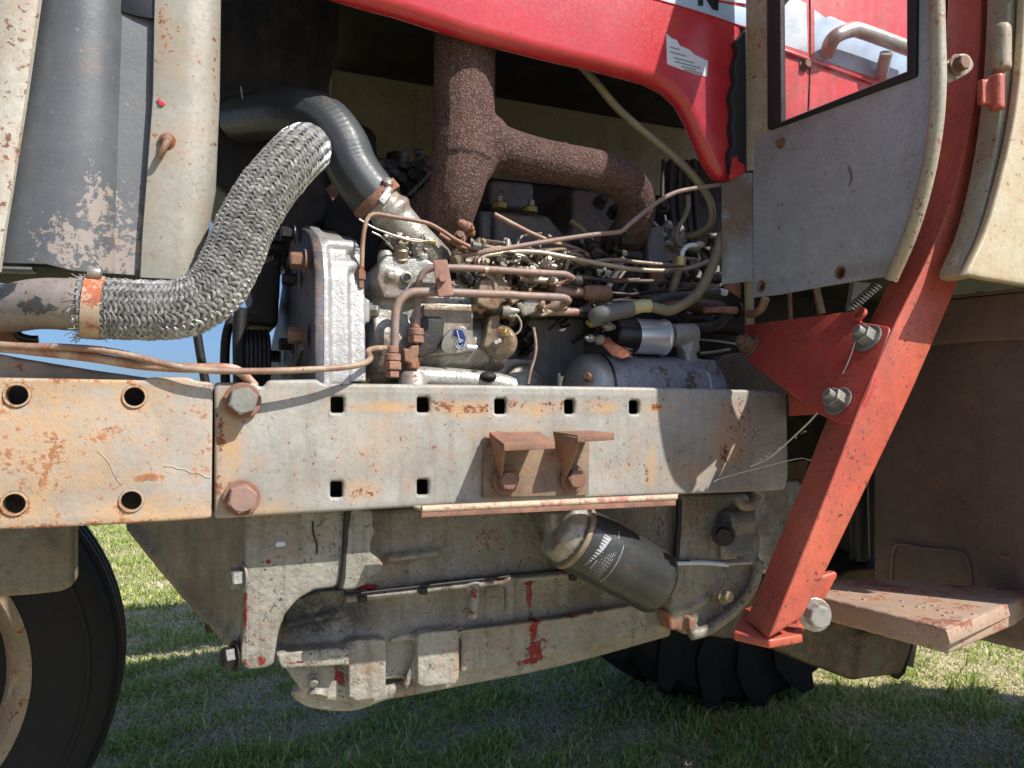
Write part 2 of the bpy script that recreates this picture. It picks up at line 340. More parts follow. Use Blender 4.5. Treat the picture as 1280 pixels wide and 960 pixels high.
M_bluep = paint('blue black plate', (.10, .115, .14), (.055, .065, .08), rust=.35, rough=.6, spec=.3, bump=.5, cast=.4, streak=.9, dirt=.8, dlo=.42, dirtcol=(.03, .025, .025))
M_blue = paint('blue grey plate', (.19, .21, .235), (.12, .135, .155), rust=.4, rough=.4, bump=.5, cast=.5, streak=.8, dirt=.7, dlo=.42, dirtcol=(.05, .04, .035))
M_grimedark = paint('black grime and dark backing', (.015, .0145, .014), (.008, .008, .008), rust=.25, rough=.6, bump=.5, streak=.2, rustd=(.04, .02, .015, 1), rusto=(.07, .035, .02, 1), pits=0)  # grime on engine parts; on the backing plates it stands for shade
M_shroud = paint('dark grey plastic worn to primer', (.10, .106, .112), (.075, .080, .086), rust=0, rough=.42, bump=.15, streak=.06, dirt=.12, dirtcol=(.2, .21, .22), speck=0,
    chips=(120, .0, [spt(95, 310, .93, (.05, .2, .04), 1.0), spt(125, 270, .93, (.028, .2, .06), .95), spt(160, 300, .93, (.03, .2, .07), .8), spt(150, 330, .93, (.05, .2, .03), 1.1)]), chipcol=(.26, .22, .19), pits=.12)
M_band = paint('silver tank band', (.32, .305, .26), (.24, .22, .175), rust=.20, rough=.5, metal=.1, bump=.12, streak=.12, dirt=.2, dirtcol=(.25, .17, .08), speck=.35,
    spots=[spt(205, 60, .95, (.012, .1, .08), .8), spt(266, 120, .95, (.006, .1, .14), .8), spt(204, 185, .95, (.02, .1, .025), .8), spt(230, 215, .95, (.02, .1, .02), .5)], pits=.35)
M_chalk = paint('chalky cream edge strip', (.50, .485, .42), (.40, .375, .31), rust=.4, rough=.6, bump=.3, streak=.1, speck=.8, dirtcol=(.3, .18, .08))
M_red = paint('faded red bonnet paint', (.52, .022, .032), (.43, .018, .026), rust=.1, rough=.26, bump=.06, streak=.06, dirt=.15, dirtcol=(.45, .10, .10), speck=.12, coat=.3, pits=.12)
M_redpost = paint('old red post paint', (.52, .11, .06), (.42, .07, .042), rust=.25, rough=.45, bump=.3, streak=.35, dirt=.3, speck=.55, mid=60, cast=.1, rustd=(.03, .02, .02, 1), rusto=(.09, .04, .03, 1),
    spots=[spt(1125, 340, .68, (.03, .03, .03), .9), spt(1150, 330, .68, (.02, .04, .02), .9), spt(1110, 400, .68, (.02, .03, .015), .6), spt(965, 770, .66, (.012, .02, .03), 1.0)], pits=.5)
M_cream = paint('cream door paint', (.50, .44, .30), (.42, .35, .22), rust=.32, rough=.45, bump=.12, streak=.35, dirt=.3, dirtcol=(.42, .25, .10), speck=.3)
M_bead = paint('dirty cream bead', (.40, .375, .29), (.28, .25, .18), rust=.35, rough=.5, bump=.3, streak=.1, dirt=.5, dirtcol=(.2, .13, .06), speck=.6)
M_cab = paint('grey cab paint', (.32, .34, .37), (.27, .29, .32), rust=.08, rough=.38, bump=.12, streak=.15, dirt=.12, dirtcol=(.2, .14, .08), speck=.06, rustd=(.05, .03, .025, 1), rusto=(.12, .06, .04, 1),
    spots=[spt(1050, 335, .8, (.012, .08, .006), .6), spt(1118, 300, .72, (.010, .06, .008), .8)],
    stain=[(tuple(P(986, 195, .875)), (.005, .06, .045), 1.6), (tuple(P(997, 180, .865)), (.006, .06, .05), 1.6), (tuple(P(990, 190, .87)), (.03, .08, .045), .7), (tuple(P(1010, 165, .85)), (.07, .08, .02), .6), (tuple(P(1090, 335, .72)), (.04, .06, .02), .6), (tuple(P(960, 200, .9)), (.03, .08, .04), .5)], staincol=(.17, .115, .07), pits=.35)
M_flag = paint('rust stained flap', (.25, .265, .27), (.21, .225, .23), rust=.15, rough=.5, bump=.2, streak=.3, speck=.1, dirt=.3, dirtcol=(.14, .09, .055), rusto=(.16, .09, .05, 1), rustd=(.09, .055, .035, 1),
    stain=[(tuple(P(922, 250, .93)), (.06, .3, .075), 2.2), (tuple(P(908, 300, .93)), (.022, .3, .07), 2.0), (tuple(P(930, 280, .93)), (.03, .3, .05), 1.0)], staincol=(.13, .08, .045))
M_tank = paint('oxidised brown tank paint', (.16, .118, .105), (.125, .09, .08), rust=.3, rough=.6, bump=.2, streak=.4, dirt=.35, dirtcol=(.10, .06, .05), speck=.4, rusto=(.19, .10, .07, 1), rustd=(.09, .045, .035, 1), pits=.5, pitcol=(.03, .02, .018))
M_step = paint('worn step steel', (.38, .31, .24), (.28, .205, .15), rust=.62, rough=.55, bump=.35, streak=.1, dirt=.4, dirtcol=(.3, .13, .07), speck=.5, rusto=(.34, .13, .07, 1), rustd=(.13, .05, .035, 1), mid=16)
M_tyre = plain('tyre rubber', (.018, .018, .019), .75, bump=.35, scale=90, var=.4, spec=.3)
M_rubber = plain('black rubber', (.014, .014, .014), .6, bump=.3, scale=120)
M_hose = paint('weathered rubber hose', (.050, .056, .060), (.035, .040, .042), rust=0, rough=.42, bump=.2, streak=.0, dirt=.2, dirtcol=(.09, .085, .07), speck=0, pits=0)
M_rim = paint('rusty cream rim', (.33, .28, .20), (.24, .18, .12), rust=.5, rough=.6, bump=.3)
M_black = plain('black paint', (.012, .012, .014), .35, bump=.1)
M_blackcap = plain('black bakelite', (.010, .010, .013), .32)
M_chrome = plain('zinc plated steel', (.74, .79, .86), .30, metal=.7, bump=.03, scale=60, var=.12)
M_zinc = paint('dull zinc', (.5, .49, .46), (.38, .37, .34), rust=.3, rough=.4, metal=.6, bump=.2, speck=.3)
M_boltr = paint('rusty bolt', (.15, .09, .07), (.11, .065, .05), rust=.6, rough=.65, bump=.3, speck=.4)
M_boltp = paint('purple rust bolt', (.27, .17, .15), (.2, .12, .10), rust=.5, rough=.6, bump=.3, rusto=(.33, .16, .09, 1), rustd=(.16, .08, .06, 1))
M_boltg = paint('grey bolt', (.30, .30, .27), (.2, .2, .18), rust=.25, rough=.45, metal=.4, bump=.3)
M_boltd = plain('dark bolt', (.035, .033, .032), .45, metal=.4, bump=.3)
M_brass = plain('brass', (.52, .40, .16), .4, metal=.7, bump=.2)
M_cable = paint('dirty beige cable', (.24, .21, .13), (.17, .15, .09), rust=0, rough=.5, bump=.1, streak=0, dirt=.5, dirtcol=(.07, .06, .04), speck=.1)
M_sleeve = plain('yellowed sleeve', (.50, .44, .22), .5, bump=.1)
M_greyrub = plain('grey rubber boot', (.13, .13, .125), .6, bump=.3)
M_line = paint('grimy steel line', (.28, .23, .18), (.13, .10, .085), rust=.5, rough=.4, bump=.1, metal=.3, streak=0, rusto=(.34, .22, .13, 1), rustd=(.06, .035, .025, 1))
M_linew = paint('pale steel line', (.46, .41, .33), (.30, .24, .18), rust=.4, rough=.4, bump=.1, metal=.3, streak=0, rusto=(.36, .22, .13, 1), rustd=(.09, .05, .03, 1))
M_lined = paint('dark rubber line', (.06, .05, .045), (.04, .03, .028), rust=.3, rough=.5, bump=.1, streak=0)
M_white = plain('white decal', (.62, .68, .74), .4, bump=.05); M_decal = plain('pale blue decal', (.42, .55, .70), .35)
M_paper = plain('faded paper sticker', (.62, .66, .70), .6, var=.1, bump=.1); M_print = plain('faint grey print', (.28, .30, .34), .6)
M_fcan = paint('black filter can', (.036, .038, .037), (.028, .030, .029), rust=0, rough=.27, bump=.06, streak=0, dirt=.25, dirtcol=(.10, .10, .09), speck=.05, pits=.1)
M_flabel = plain('matt black filter label', (.012, .013, .016), .55); M_fprint = plain('grey filter print', (.42, .44, .46), .5)
M_strand = plain('bright braid wire', (.80, .79, .77), .42, metal=.5, bump=.1, scale=140, var=.85)
M_bluebadge = plain('blue badge', (.02, .05, .22), .4)
M_gasket = plain('black gasket', (.02, .017, .015), .6)

# ------------------------------------------------------------ the tractor
ROOT = bpy.data.objects.new('tractor', None); COL.objects.link(ROOT); ROOT.location = BASE; ROOT.empty_display_size = .3
ROOT['label'] = 'old weathered red and grey farm tractor with its bonnet side open, engine and rusty exhaust manifold bare'
ROOT['category'] = 'tractor'
FACE = Vector((0, -1, 0))
def quadprism(name, pts, off, mat, parent, bevw=0, **k):
    bm = bmesh.new(); prism_bm(bm, pts, off)
    if bevw: bmesh.ops.bevel(bm, geom=bm.edges[:], offset=bevw, segments=2, affect='EDGES', profile=.5)
    return link(name, bm_mesh(name, bm), mat, parent, smooth=50, **k)

# --- side rail, bolster
rail_out = [(268, 478), (320, 477), (324, 483), (330, 483), (335, 475), (397, 474), (402, 479), (600, 481), (800, 484), (930, 487), (975, 489), (984, 500), (986, 595), (982, 613), (860, 618), (640, 627), (400, 641), (268, 649)]
sq = []
for (x, y, a, b) in [(422, 506, 8, 10), (529.5, 506, 7.5, 9.5), (626, 508, 7, 9.5), (712.5, 508.5, 6, 9), (793.5, 509, 6, 8.5), (421, 612, 7.5, 10), (529, 609, 7, 9.5)]:
    sq.append(rnd([(x - a, y - b), (x + a, y - b), (x + a, y + b), (x - a, y + b)], 2, 1))
rail = plate('side_rail', rnd(rail_out, 5, 3), M_rail, .900, th=.010, bev=.0045, holes=sq, bres=3)
bm = bmesh.new()
for py0, s in ((0, -1), (1, 1)):
    a = [P(270, 479 if s < 0 else 646, .902), P(984, 490 if s < 0 else 611, .902)]
    t = Vector((0, 0, .0055 * -s))
    q = [a[0] + Vector((0, .004, s * .0)), a[1] + Vector((0, .004, 0)), a[1] + Vector((0, .062, 0)), a[0] + Vector((0, .062, 0))]
    if s < 0: q = [v - Vector((0, 0, .003)) for v in q]; prism_bm(bm, q, (0, 0, -.006))
    else: q = [v + Vector((0, 0, .003)) for v in q]; prism_bm(bm, q, (0, 0, .006))
link('rail_flange', bm_mesh('rail_flange', bm), M_rail, rail)
for (x, y, m) in ((303, 501, M_boltg), (302, 622, M_boltp)):
    lathe('washer', P(x, y, .8955), FACE, [(0, .0195), (.002, .020), (.003, .019)], M_rusty, rail)
    bolt(rail, P(x, y, .892), FACE, .0160, m, h=.019, washer=False, twist=.3)
plate('rail_dark_backing', [(330, 490), (975, 499), (975, 600), (330, 630)], M_grimedark, .945, th=.004, bev=.0005, parent=rail)  # dark plate added so the square holes look shaded inside
bol = plate('front_bolster_plate', rnd([(-70, 471), (10, 472), (178, 475), (187, 471.5), (236, 471.5), (245, 476), (266, 478), (264.5, 648), (160, 655), (40, 661), (-70, 664)], 5, 2), M_bolster, .885, th=.022, bev=.003,
            holes=[(21, 494, 11.5), (168, 496, 11.5), (17.5, 630, 11.5), (164, 626, 11)], bres=3)
for (x, y) in ((21, 494), (168, 496), (17.5, 630), (164, 626)):
    bm = bmesh.new(); p = P(x, y, .884); ring = [p + Vector((math.cos(a * math.pi / 14) * .0108, 0, math.sin(a * math.pi / 14) * .0108)) for a in range(29)]
    tube_bm(bm, ring, .0013, 6); link('hole_rim', bm_mesh('hole_rim', bm), M_bolster, bol, smooth=60)
# weld bead and scars on the bolster
tube('weld_bead', PT([(205, 583), (215, 583), (222, 586), (232, 587), (240, 592), (248, 591), (256, 596), (263, 597)], .8848), .0006, M_bolster, bol, 6)
tube('scratch_ridge', PT([(122, 564), (131, 572), (138, 582), (143, 594), (152, 606)], .8848), .0005, M_bolster, bol, 6)
cast('bolster_casting', [('prism', PT([(-70, 428, .93), (20, 446, .93), (110, 461, .93), (215, 476, .93), (240, 490, .93), (-70, 490, .93)]), Vector((0, .10, 0)))], M_bolster, voxel=.006, it=3)
plate('bolster_dark_backing', [(-70, 482), (300, 486), (300, 638), (-70, 650)], M_grimedark, .925, th=.05, bev=.002)  # added dark backing; its colour gives the shade in holes and seam

# --- rusty tool bracket on the rail
br = plate('bracket_back_plate', [(606, 546), (737, 553), (736, 619), (604, 622)], paint('rusty plate with old paint', (.20, .15, .11), (.14, .09, .06), rust=.5, rough=.7, bump=.3, speck=.5, rusto=(.34, .17, .09, 1), rustd=(.11, .05, .035, 1)), .8935, th=.005, bev=.0008)
LED = Pl(P(640, 640, .855), (0, -1, 0))
ledge = quadprism('bracket_ledge', [P(516, 632, .888), P(848, 617, .888), P(845, 621, .862), P(528, 636, .862)], (0, 0, -.003), M_ledge, None, .0008)
tube('ledge_bend', [P(527, 636.5, .864), P(845, 621.5, .864)], .0042, M_ledge, ledge, 10)
quadprism('ledge_lip', [P(527, 633.5, .8615), P(845, 618.5, .8615), P(845, 632, .8615), P(527, 647, .8615)], (0, .003, 0), M_redrust, ledge, .0007)
for (a, b, c, d, e) in (((611, 540), (674, 539), (694, 552), (630, 555), 9), ((691, 539), (740, 538), (768, 541), (722, 544), 9)):
    sh = quadprism('bracket_shelf', [P(*a, .888), P(*b, .888), P(*c, .842), P(*d, .842)], (0, 0, -.003), M_rusty, None, .0008)
    quadprism('shelf_lip', [P(*d, .8415), P(*c, .8415), P(c[0], c[1] + e, .8415), P(d[0], d[1] + e, .8415)], (0, .003, 0), M_rusty, sh, .0006)
    web = quadprism('shelf_web', [P(*a, .888) + Vector((.0, 0, -.003)), P(*d, .842) + Vector((0, 0, -.004)), P(d[0] - 2, d[1] + 18, .852), P(a[0] + 14, a[1] + 62, .888)], (.003, 0, 0), M_rusty, sh, .0005)
for (x, y) in ((632, 600), (716, 598)): bolt(br, P(x, y, .890), FACE, .0125, M_boltr, h=.010)

# --- hood, decals
hood_out = [(300, -175), (960, -215), (1000, -150), (960, 10), (930, 12), (931, 216), (926, 222), (912, 226), (902, 221), (890, 205), (878, 178), (866, 150), (854, 128), (838, 112), (815, 100), (790, 93), (740, 80), (690, 69), (640, 56), (590, 43), (540, 27), (500, 14), (455, 2), (395, -16), (330, -36)]
HY = .955
hood = plate('bonnet_side', hood_out, M_red, HY, th=.034, bev=.0165, bres=5, sm=60)
bt = quadprism('bonnet_top', [Vector(v) for v in ((-.75, .985, 1.60), (.95, .985, 1.63), (1.0, 1.15, 1.63), (1.7, 1.15, 1.63), (1.7, 1.75, 1.60), (-.75, 1.75, 1.60))], (0, 0, .012), M_red, None)
quadprism('bonnet_liner', [Vector(v) for v in ((-.74, .99, 1.59), (.94, .99, 1.62), (.99, 1.16, 1.62), (1.69, 1.16, 1.62), (1.69, 1.74, 1.59), (-.74, 1.74, 1.59))], (0, 0, .005), M_grimedark, bt)
plate('decal_band', [(826, -12), (934, 10), (934, 33.5), (903, 24), (870, 14), (800, -6)], M_decal, HY - .0005, th=.0016, bev=.0002, parent=hood)
plate('decal_band', [(770, -40), (934, -14), (934, 5), (832, -10), (800, -16)], M_white, HY - .0009, th=.0010, bev=.0001, parent=hood)
plate('letter_n', [(873, -18), (880, -16), (892, 3), (892, -14), (899, -12), (898, 13), (891, 11), (879, -8), (879, 7), (873, 6)], M_black, HY - .0022, th=.0012, bev=.0001, parent=hood)
tube('decal_pinstripe', PT([(770, -14), (830, 2), (880, 17), (910, 27), (933, 35)], HY - .0005), .0012, M_red, hood, 6)
stk = plate('torn_sticker', [(833, 42), (840, 48), (846, 50), (850, 57), (862, 62), (868, 68), (885, 76), (884, 96), (868, 92), (850, 86), (834, 80)], M_paper, HY - .0006, th=.0012, bev=.0001, parent=hood)
for i, (x, y, l) in enumerate([(838, 58, 12), (838, 64, 20), (842, 71, 26), (844, 76, 32), (852, 82, 18), (856, 86, 22)]):
    quadprism('sticker_print', [P(x, y, HY - .0014), P(x + l, y + l * .26, HY - .0014), P(x + l, y + 1.3 + l * .26, HY - .0014), P(x, y + 1.3, HY - .0014)], (0, .0006, 0), M_print, stk)
plate('rubber_seal', [(934, 34), (921, 52), (924, 62), (918, 84), (921, 100), (914, 120), (918, 138), (915, 160), (918, 178), (913, 192), (916, 214), (934, 214)], M_rubber, HY - .014, th=.018, bev=.003)
plate('far_bonnet_panel', [(424, 30), (520, 50), (660, 72), (835, 104), (905, 180), (905, 262), (640, 226), (560, 215), (418, 188), (412, 150), (416, 60)], paint('dim cream panel', (.36, .33, .23), (.30, .28, .20), rust=.2, streak=.4), 1.55, th=.006, bev=.002)
plate('far_bonnet_panel', [(300, -20), (1100, -20), (1000, 170), (905, 200), (905, 100), (835, 90), (660, 68), (520, 48), (424, 28), (300, 20)], M_grimedark, 1.58, th=.006, bev=.002)

# --- shroud, band and strip on the left
def ribbon(name, rowsL, th, mat, parent=None, sm=50, **k):
    """bent sheet through columns of 3D points, solid with thickness th"""
    bm = bmesh.new(); V = [[bm.verts.new(p) for p in c] for c in rowsL]
    for a, b in zip(V, V[1:]):
        for i in range(len(a) - 1): bm.faces.new((a[i], a[i + 1], b[i + 1], b[i]))
    bmesh.ops.recalc_face_normals(bm, faces=bm.faces)
    me = bpy.data.meshes.new(name); bm.to_mesh(me); bm.free(); o = bpy.data.objects.new(name, me); COL.objects.link(o)
    m = o.modifiers.new('s', 'SOLIDIFY'); m.thickness = th; m.offset = 0; m2 = evalmesh(o, name); bpy.data.objects.remove(o); m2.materials.clear()
    return link(name, m2, mat, parent, smooth=sm, **k)
def col(xy, Y): # xy list of (px,py) or with own Y
    return [P(q[0], q[1], q[2] if len(q) > 2 else Y) for q in xy]
ys = [-120, -60, 0, 60, 120, 180, 240, 290, 330]
def colx(xs, Y, ylast=None, dy=0):
    out = []
    for i, y in enumerate(ys):
        yy = y if not (ylast and i == len(ys) - 1) else ylast
        x = np.interp(y, [-120, 0, 120, 240, 330], xs); out.append(P(x, yy + dy, Y))
    return out
shroud = ribbon('radiator_side_shroud', [
    colx([70, 50, 30, 8, -6], .915, 330), colx([80, 60, 44, 20, 6], .905, 329), colx([90, 82, 74, 66, 58], .897, 330), colx([140, 128, 122, 112, 90], .899, 338), colx([150, 146, 142, 139, 137], .915, 342),
    colx([156, 152, 148, 144, 142], .922, 342), colx([200, 196, 192, 186, 180], .928, 345)], .004, M_shroud)
ribbon('edge_strip', [colx([-60, -45, -50, -60, -70], .90, 340), colx([10, 2, -8, -20, -30], .893, 340), colx([16, 8, -2, -14, -24], .888, 340), colx([64, 46, 30, 12, -4], .889, 340), colx([68, 50, 33, 14, -1], .897, 340)], .004, M_chalk)
band = ribbon('silver_shroud_band', [colx([196, 194.5, 192, 183, 176], .924, 346), colx([197, 195, 193, 184, 177], .915, 347), colx([235, 233, 231, 226, 222], .909, 349), colx([262, 261, 259, 254, 238], .914, 349), colx([275, 273.5, 272, 266, 250], .924, 349), colx([276, 274.5, 273, 268, 252], .94, 349)], .003, M_band)
cast('shroud_back', [pre([(-60, -160), (262, -160), (258, 240), (228, 330), (150, 338), (60, 330), (-60, 326)], .95, .16)], M_grimedark, voxel=.01, it=2)
tog = lathe('toggle_latch', P(209, 177, .911), FACE, [(0, .0085), (.002, .0088), (.004, .006), (.008, .0045), (.009, .003)], M_boltr, band)
tube('latch_arm', [P(209, 177, .903), P(204, 186, .899), P(198, 197, .903)], lambda t: .0042 - .0012 * t, M_boltr, band)
plate('red_paint_chip', [(197, 122), (199, 123), (207, 130), (204, 133), (199, 131)], M_red, .9105, th=.001, bev=.0001, parent=band)
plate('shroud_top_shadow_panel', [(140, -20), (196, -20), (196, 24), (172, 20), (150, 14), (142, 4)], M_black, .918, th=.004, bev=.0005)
quadprism('shroud_lower_lip', [P(-60, 331, .90), P(40, 334, .90), P(46, 339, .93), P(-60, 337, .93)], (0, 0, -.003), M_shroud, shroud, .0006)

# --- dark radiator mass and hanging hoses
cast('radiator_fan_shroud', [pre([(274, -220), (432, -220), (424, 60), (414, 100), (410, 160), (412, 270), (392, 290), (360, 326), (352, 320), (325, 316), (298, 290), (284, 262), (284, 238), (268, 232)], 1.22, .25)], M_grimedark, voxel=.01, it=3)
cast('dark_engine_front', [pre([(402, 130), (470, 160), (480, 300), (480, 420), (452, 420), (440, 310), (402, 285)], 1.3, .2)], M_grimedark, voxel=.01, it=2)
cast('fan_belt_housing', [pre([(306, 342), (352, 318), (348, 410), (300, 404), (298, 388), (318, 385)], 1.18, .12), pre([(290, 395), (300, 395), (312, 480), (296, 480)], 1.2, .03)], M_grimedark, voxel=.006, it=2)
for i in range(6):
    lathe('pulley_groove', P(304 + i * 5.2, 455, 1.16), (1, 0, 0), [(0, .05), (.004, .05), (.006, .045)], M_boltd, None, 32)
tube('drain_hose', PT([(244, 400), (250, 440), (257, 480)], 1.15), .006, M_rubber)
tube('drain_hose', PT([(290, 395), (283, 420), (281, 450), (282, 485)], 1.15), .0065, M_rubber)
tube('drain_hose', PT([(301, 385), (299, 420), (300, 485)], 1.12), .009, M_rubber)
plate('sunlit_tag', [(407, 236), (416, 229), (425, 240), (416, 251)], M_rusty, 1.12, th=.002, bev=.0003)
tube('bent_wire', PT([(301, 108), (304, 125), (312, 140), (317, 156)], 1.15), .0012, M_zinc)

# --- braided hose with real crossing strands
def braid(name, pts, R0, mat, parent, N=30, pitch=.155, step=.0028):
    path = smooth_path(pts, step); fr = frames(path); n = len(path)
    s = np.zeros(n)
    for i in range(1, n): s[i] = s[i - 1] + (path[i] - path[i - 1]).length
    V = []; Fc = []
    A = .0013; wd = .42
    for fam in (1, -1):
        for k in range(N):
            base = len(V); jitter = rng.uniform(-.0003, .0006); w1, w2, w3 = rng.uniform(20, 90), rng.uniform(0, 6), rng.uniform(90, 260)
            for i in range(n):
                th0 = 2 * math.pi * k / N + fam * 2 * math.pi * s[i] / pitch
                a = N * (th0 - fam * 2 * math.pi * s[i] / pitch) / (2 * math.pi); b = N * (th0 + fam * 2 * math.pi * s[i] / pitch) / (2 * math.pi)
                off = A * fam * max(-1, min(1, 1.6 * math.cos(math.pi / 2 * (a + b) + (0.0)))) + jitter
                t, nn, bb = fr[i]
                for j in range(9):
                    f = (j - 4) / 4; th = th0 + (f * wd * (1 + .18 * math.sin(s[i] * w3)) + .10 * math.sin(s[i] * w1 + w2)) * 2 * math.pi / N
                    strand = .00055 * (1 if j % 2 else -.9) - .0004 * f * f
                    r = R0 + off + strand
                    V.append(path[i] + (nn * math.cos(th) + bb * math.sin(th)) * r)
            for i in range(n - 1):
                for j in range(8):
                    q = base + i * 9 + j; Fc.append((q, q + 1, q + 10, q + 9))
    me = bpy.data.meshes.new(name); me.from_pydata(V, [], Fc); me.update()
    return link(name, me, mat, parent)
hp = PT([(100, 385, .885), (140, 386, .885), (190, 388, .882), (232, 384, .88), (268, 362, .882), (290, 325, .887), (307, 283, .893), (330, 243, .90), (355, 212, .912), (374, 192, .93), (382, 186, .96)])
HR = .0298
bh = tube('braided_hose', hp, HR - .0022, M_black, None, 24)
braid('braid_strands', hp, HR, M_strand, bh)['kind'] = 'stuff'
clp = lathe('hose_clamp', P(105, 383, .885), P(130, 385.5, .885) - P(105, 383, .885), [(0, HR + .0018), (.0005, HR + .003), (.017, HR + .003), (.0175, HR + .0018)], paint('rusty clamp band', (.42, .38, .3), (.36, .3, .22), rust=.5, rough=.5, rusto=(.42, .12, .05, 1), rustd=(.25, .08, .04, 1), mid=20, spots=[spt(118, 365, .855, .018, 1.2)]), bh)
lathe('clamp_screw', P(110, 341, .868), (1, -.1, 0), [(0, .0055), (.002, .0062), (.010, .0062), (.012, .005)], M_zinc, bh)
V = bmesh.new()
for i in range(46):                          # frayed wire ends round the clamp
    a = rng.uniform(0, 6.28); x = 97 + rng.uniform(-3, 5); c = P(x, 383.5, .885); rr = HR + .001
    p = c + Vector((0, math.sin(a) * rr, math.cos(a) * rr)); q = p + Vector((rng.uniform(-.010, .002), math.sin(a) * rng.uniform(.0, .005), math.cos(a) * rng.uniform(.0, .005) + rng.uniform(-.005, .005)))
    m = (p + q) / 2 + Vector((rng.normal(0, .002), rng.normal(0, .002), rng.normal(0, .002))); tube_bm(V, smooth_path([p + Vector((.006, 0, 0)), p, m, q], .003), .0004, 4)
for i in range(20):
    a = rng.uniform(0, 6.28); c = P(131, 386, .885); rr = HR + .001
    p = c + Vector((0, math.sin(a) * rr, math.cos(a) * rr)); q = p + Vector((rng.uniform(-.004, .004), math.sin(a) * .003, rng.uniform(-.004, .004)))
    tube_bm(V, [p - Vector((.004, 0, 0)), p, q], .0004, 4)
link('frayed_wires', bm_mesh('frayed_wires', V), M_strand, bh, kind='stuff')
elb = cast('air_intake_elbow', [('tube', PT([(108, 382, .885), (78, 380, .888), (45, 380, .90), (0, 386, .93), (-70, 380, .98)]), lambda t: .0272 - .004 * t)], paint('worn elbow', (.27, .235, .215), (.22, .19, .175), rust=.1, rough=.45, bump=.2, streak=.1, chips=(26, .0, [spt(45, 385, .88, (.03, .1, .014), 1.0), spt(0, 360, .9, (.04, .2, .02), 1.2)]), chipcol=(.04, .045, .05)), voxel=.004, it=3)
tube('sensor_plug', PT([(20, 412, .95), (24, 420, .95), (38, 424, .95), (48, 424, .95)]), .0042, M_black)
quadprism('left_frame_stub', PT([(-60, 414, .95), (20, 414, .95), (26, 430, .95), (-60, 430, .95)]), (0, .05, 0), M_rusty, None)
# copper lines to the left
tube('copper_line', PT([(-60, 424, .90), (0, 431, .89), (35, 433, .885), (80, 434, .882), (131, 438, .88), (175, 447, .878), (210, 456, .872), (250, 462, .868), (300, 464, .866), (360, 463, .868), (420, 460, .875), (452, 455, .885), (463, 448, .90), (460, 440, .92), (466, 436, .94), (482, 435, .96)]), .0036, M_copper)
tube('brake_pipe', PT([(-60, 430, .90), (0, 434, .895), (58, 440, .892), (117, 447, .892), (175, 456, .892), (233, 460, .892), (280, 460, .892), (300, 465, .895), (318, 482, .91)]), .0052, paint('rusty pipe with bare patches', (.36, .15, .09), (.27, .11, .07), rust=.45, rough=.5, streak=0, rusto=(.62, .58, .5, 1), rustd=(.22, .08, .05, 1), mid=26, speck=.2))
# ------------------------------------------------------------ engine bay
# --- gear housing (timing cover) with dark front plate
fp = XP(P(396, 400, .985).x)
gh = [fp.at(*q) for q in ((374, 286), (379, 283), (386, 282), (392, 289), (396, 302), (398, 322), (399, 345), (400, 485), (330, 485), (336, 440), (346, 400), (352, 360), (357, 325), (364, 298))]
def inset(l, k, y):
    c_ = sum(l, Vector()) / len(l); return [p + Vector((0, (c_.y - p.y), (c_.z - p.z))).normalized() * k + Vector((y, 0, 0)) for p in l]
gc = cast('gear_housing', [('prism', [p.copy() for p in gh], Vector((.013, 0, 0))), ('prism', inset(gh, .008, .010), Vector((.028, 0, 0))), ('prism', inset(gh, .017, .03), Vector((.030, 0, 0))),
    ('tube', [fp.at(395, 305) + Vector((.012, .004, 0)), fp.at(395, 305) + Vector((.05, .006, 0))], .010),
    ('tube', PT([(412, 332, .990), (438, 333, .990)]), .0085), ('tube', PT([(412, 436, .990), (438, 437, .990)]), .0095), ('ball', P(438, 333, .992), (.010, .010, .009)), ('ball', P(438, 437, .992), (.010, .010, .010)),
    pre([(450, 372), (462, 374), (462, 404), (450, 404)], .988, .03), ('tube', PT([(418, 472, .998), (452, 472, .998)]), .008)], M_silver, voxel=.0028, it=2)
fp = XP(P(396, 400, .985).x - .010)
bolt(gc, P(463, 389, 1.0), (1, -.5, 0), .008, M_boltg)
fpl = plate('front_plate', [(369, 287), (374, 285), (380, 286), (386, 292), (390, 305), (392, 325), (393, 345), (393, 485), (332, 485), (338, 440), (346, 400), (352, 360), (357, 325), (364, 298)], M_bluep, fp, th=.012, bev=.003)
for (x, y, s) in ((388, 327, 1), (386, 420, 1), (362, 326, .8), (376, 350, .8), (372, 431, .9), (355, 446, .9), (351, 384, .9), (374, 293, .9), (360, 300, .8)):
    bolt(fpl, fp.at(x, y) - Vector((.006, 0, 0)), (-1, 0, 0), .0105 * s, M_boltr if s == 1 else M_boltd, h=.016)
tube('plate_hose', [fp.at(389, 435) - Vector((.012, 0, 0)), fp.at(384, 452) - Vector((.012, 0, 0)), fp.at(375, 462) - Vector((.012, 0, 0)), fp.at(366, 470) - Vector((.012, 0, 0))], .004, M_lined, fpl)
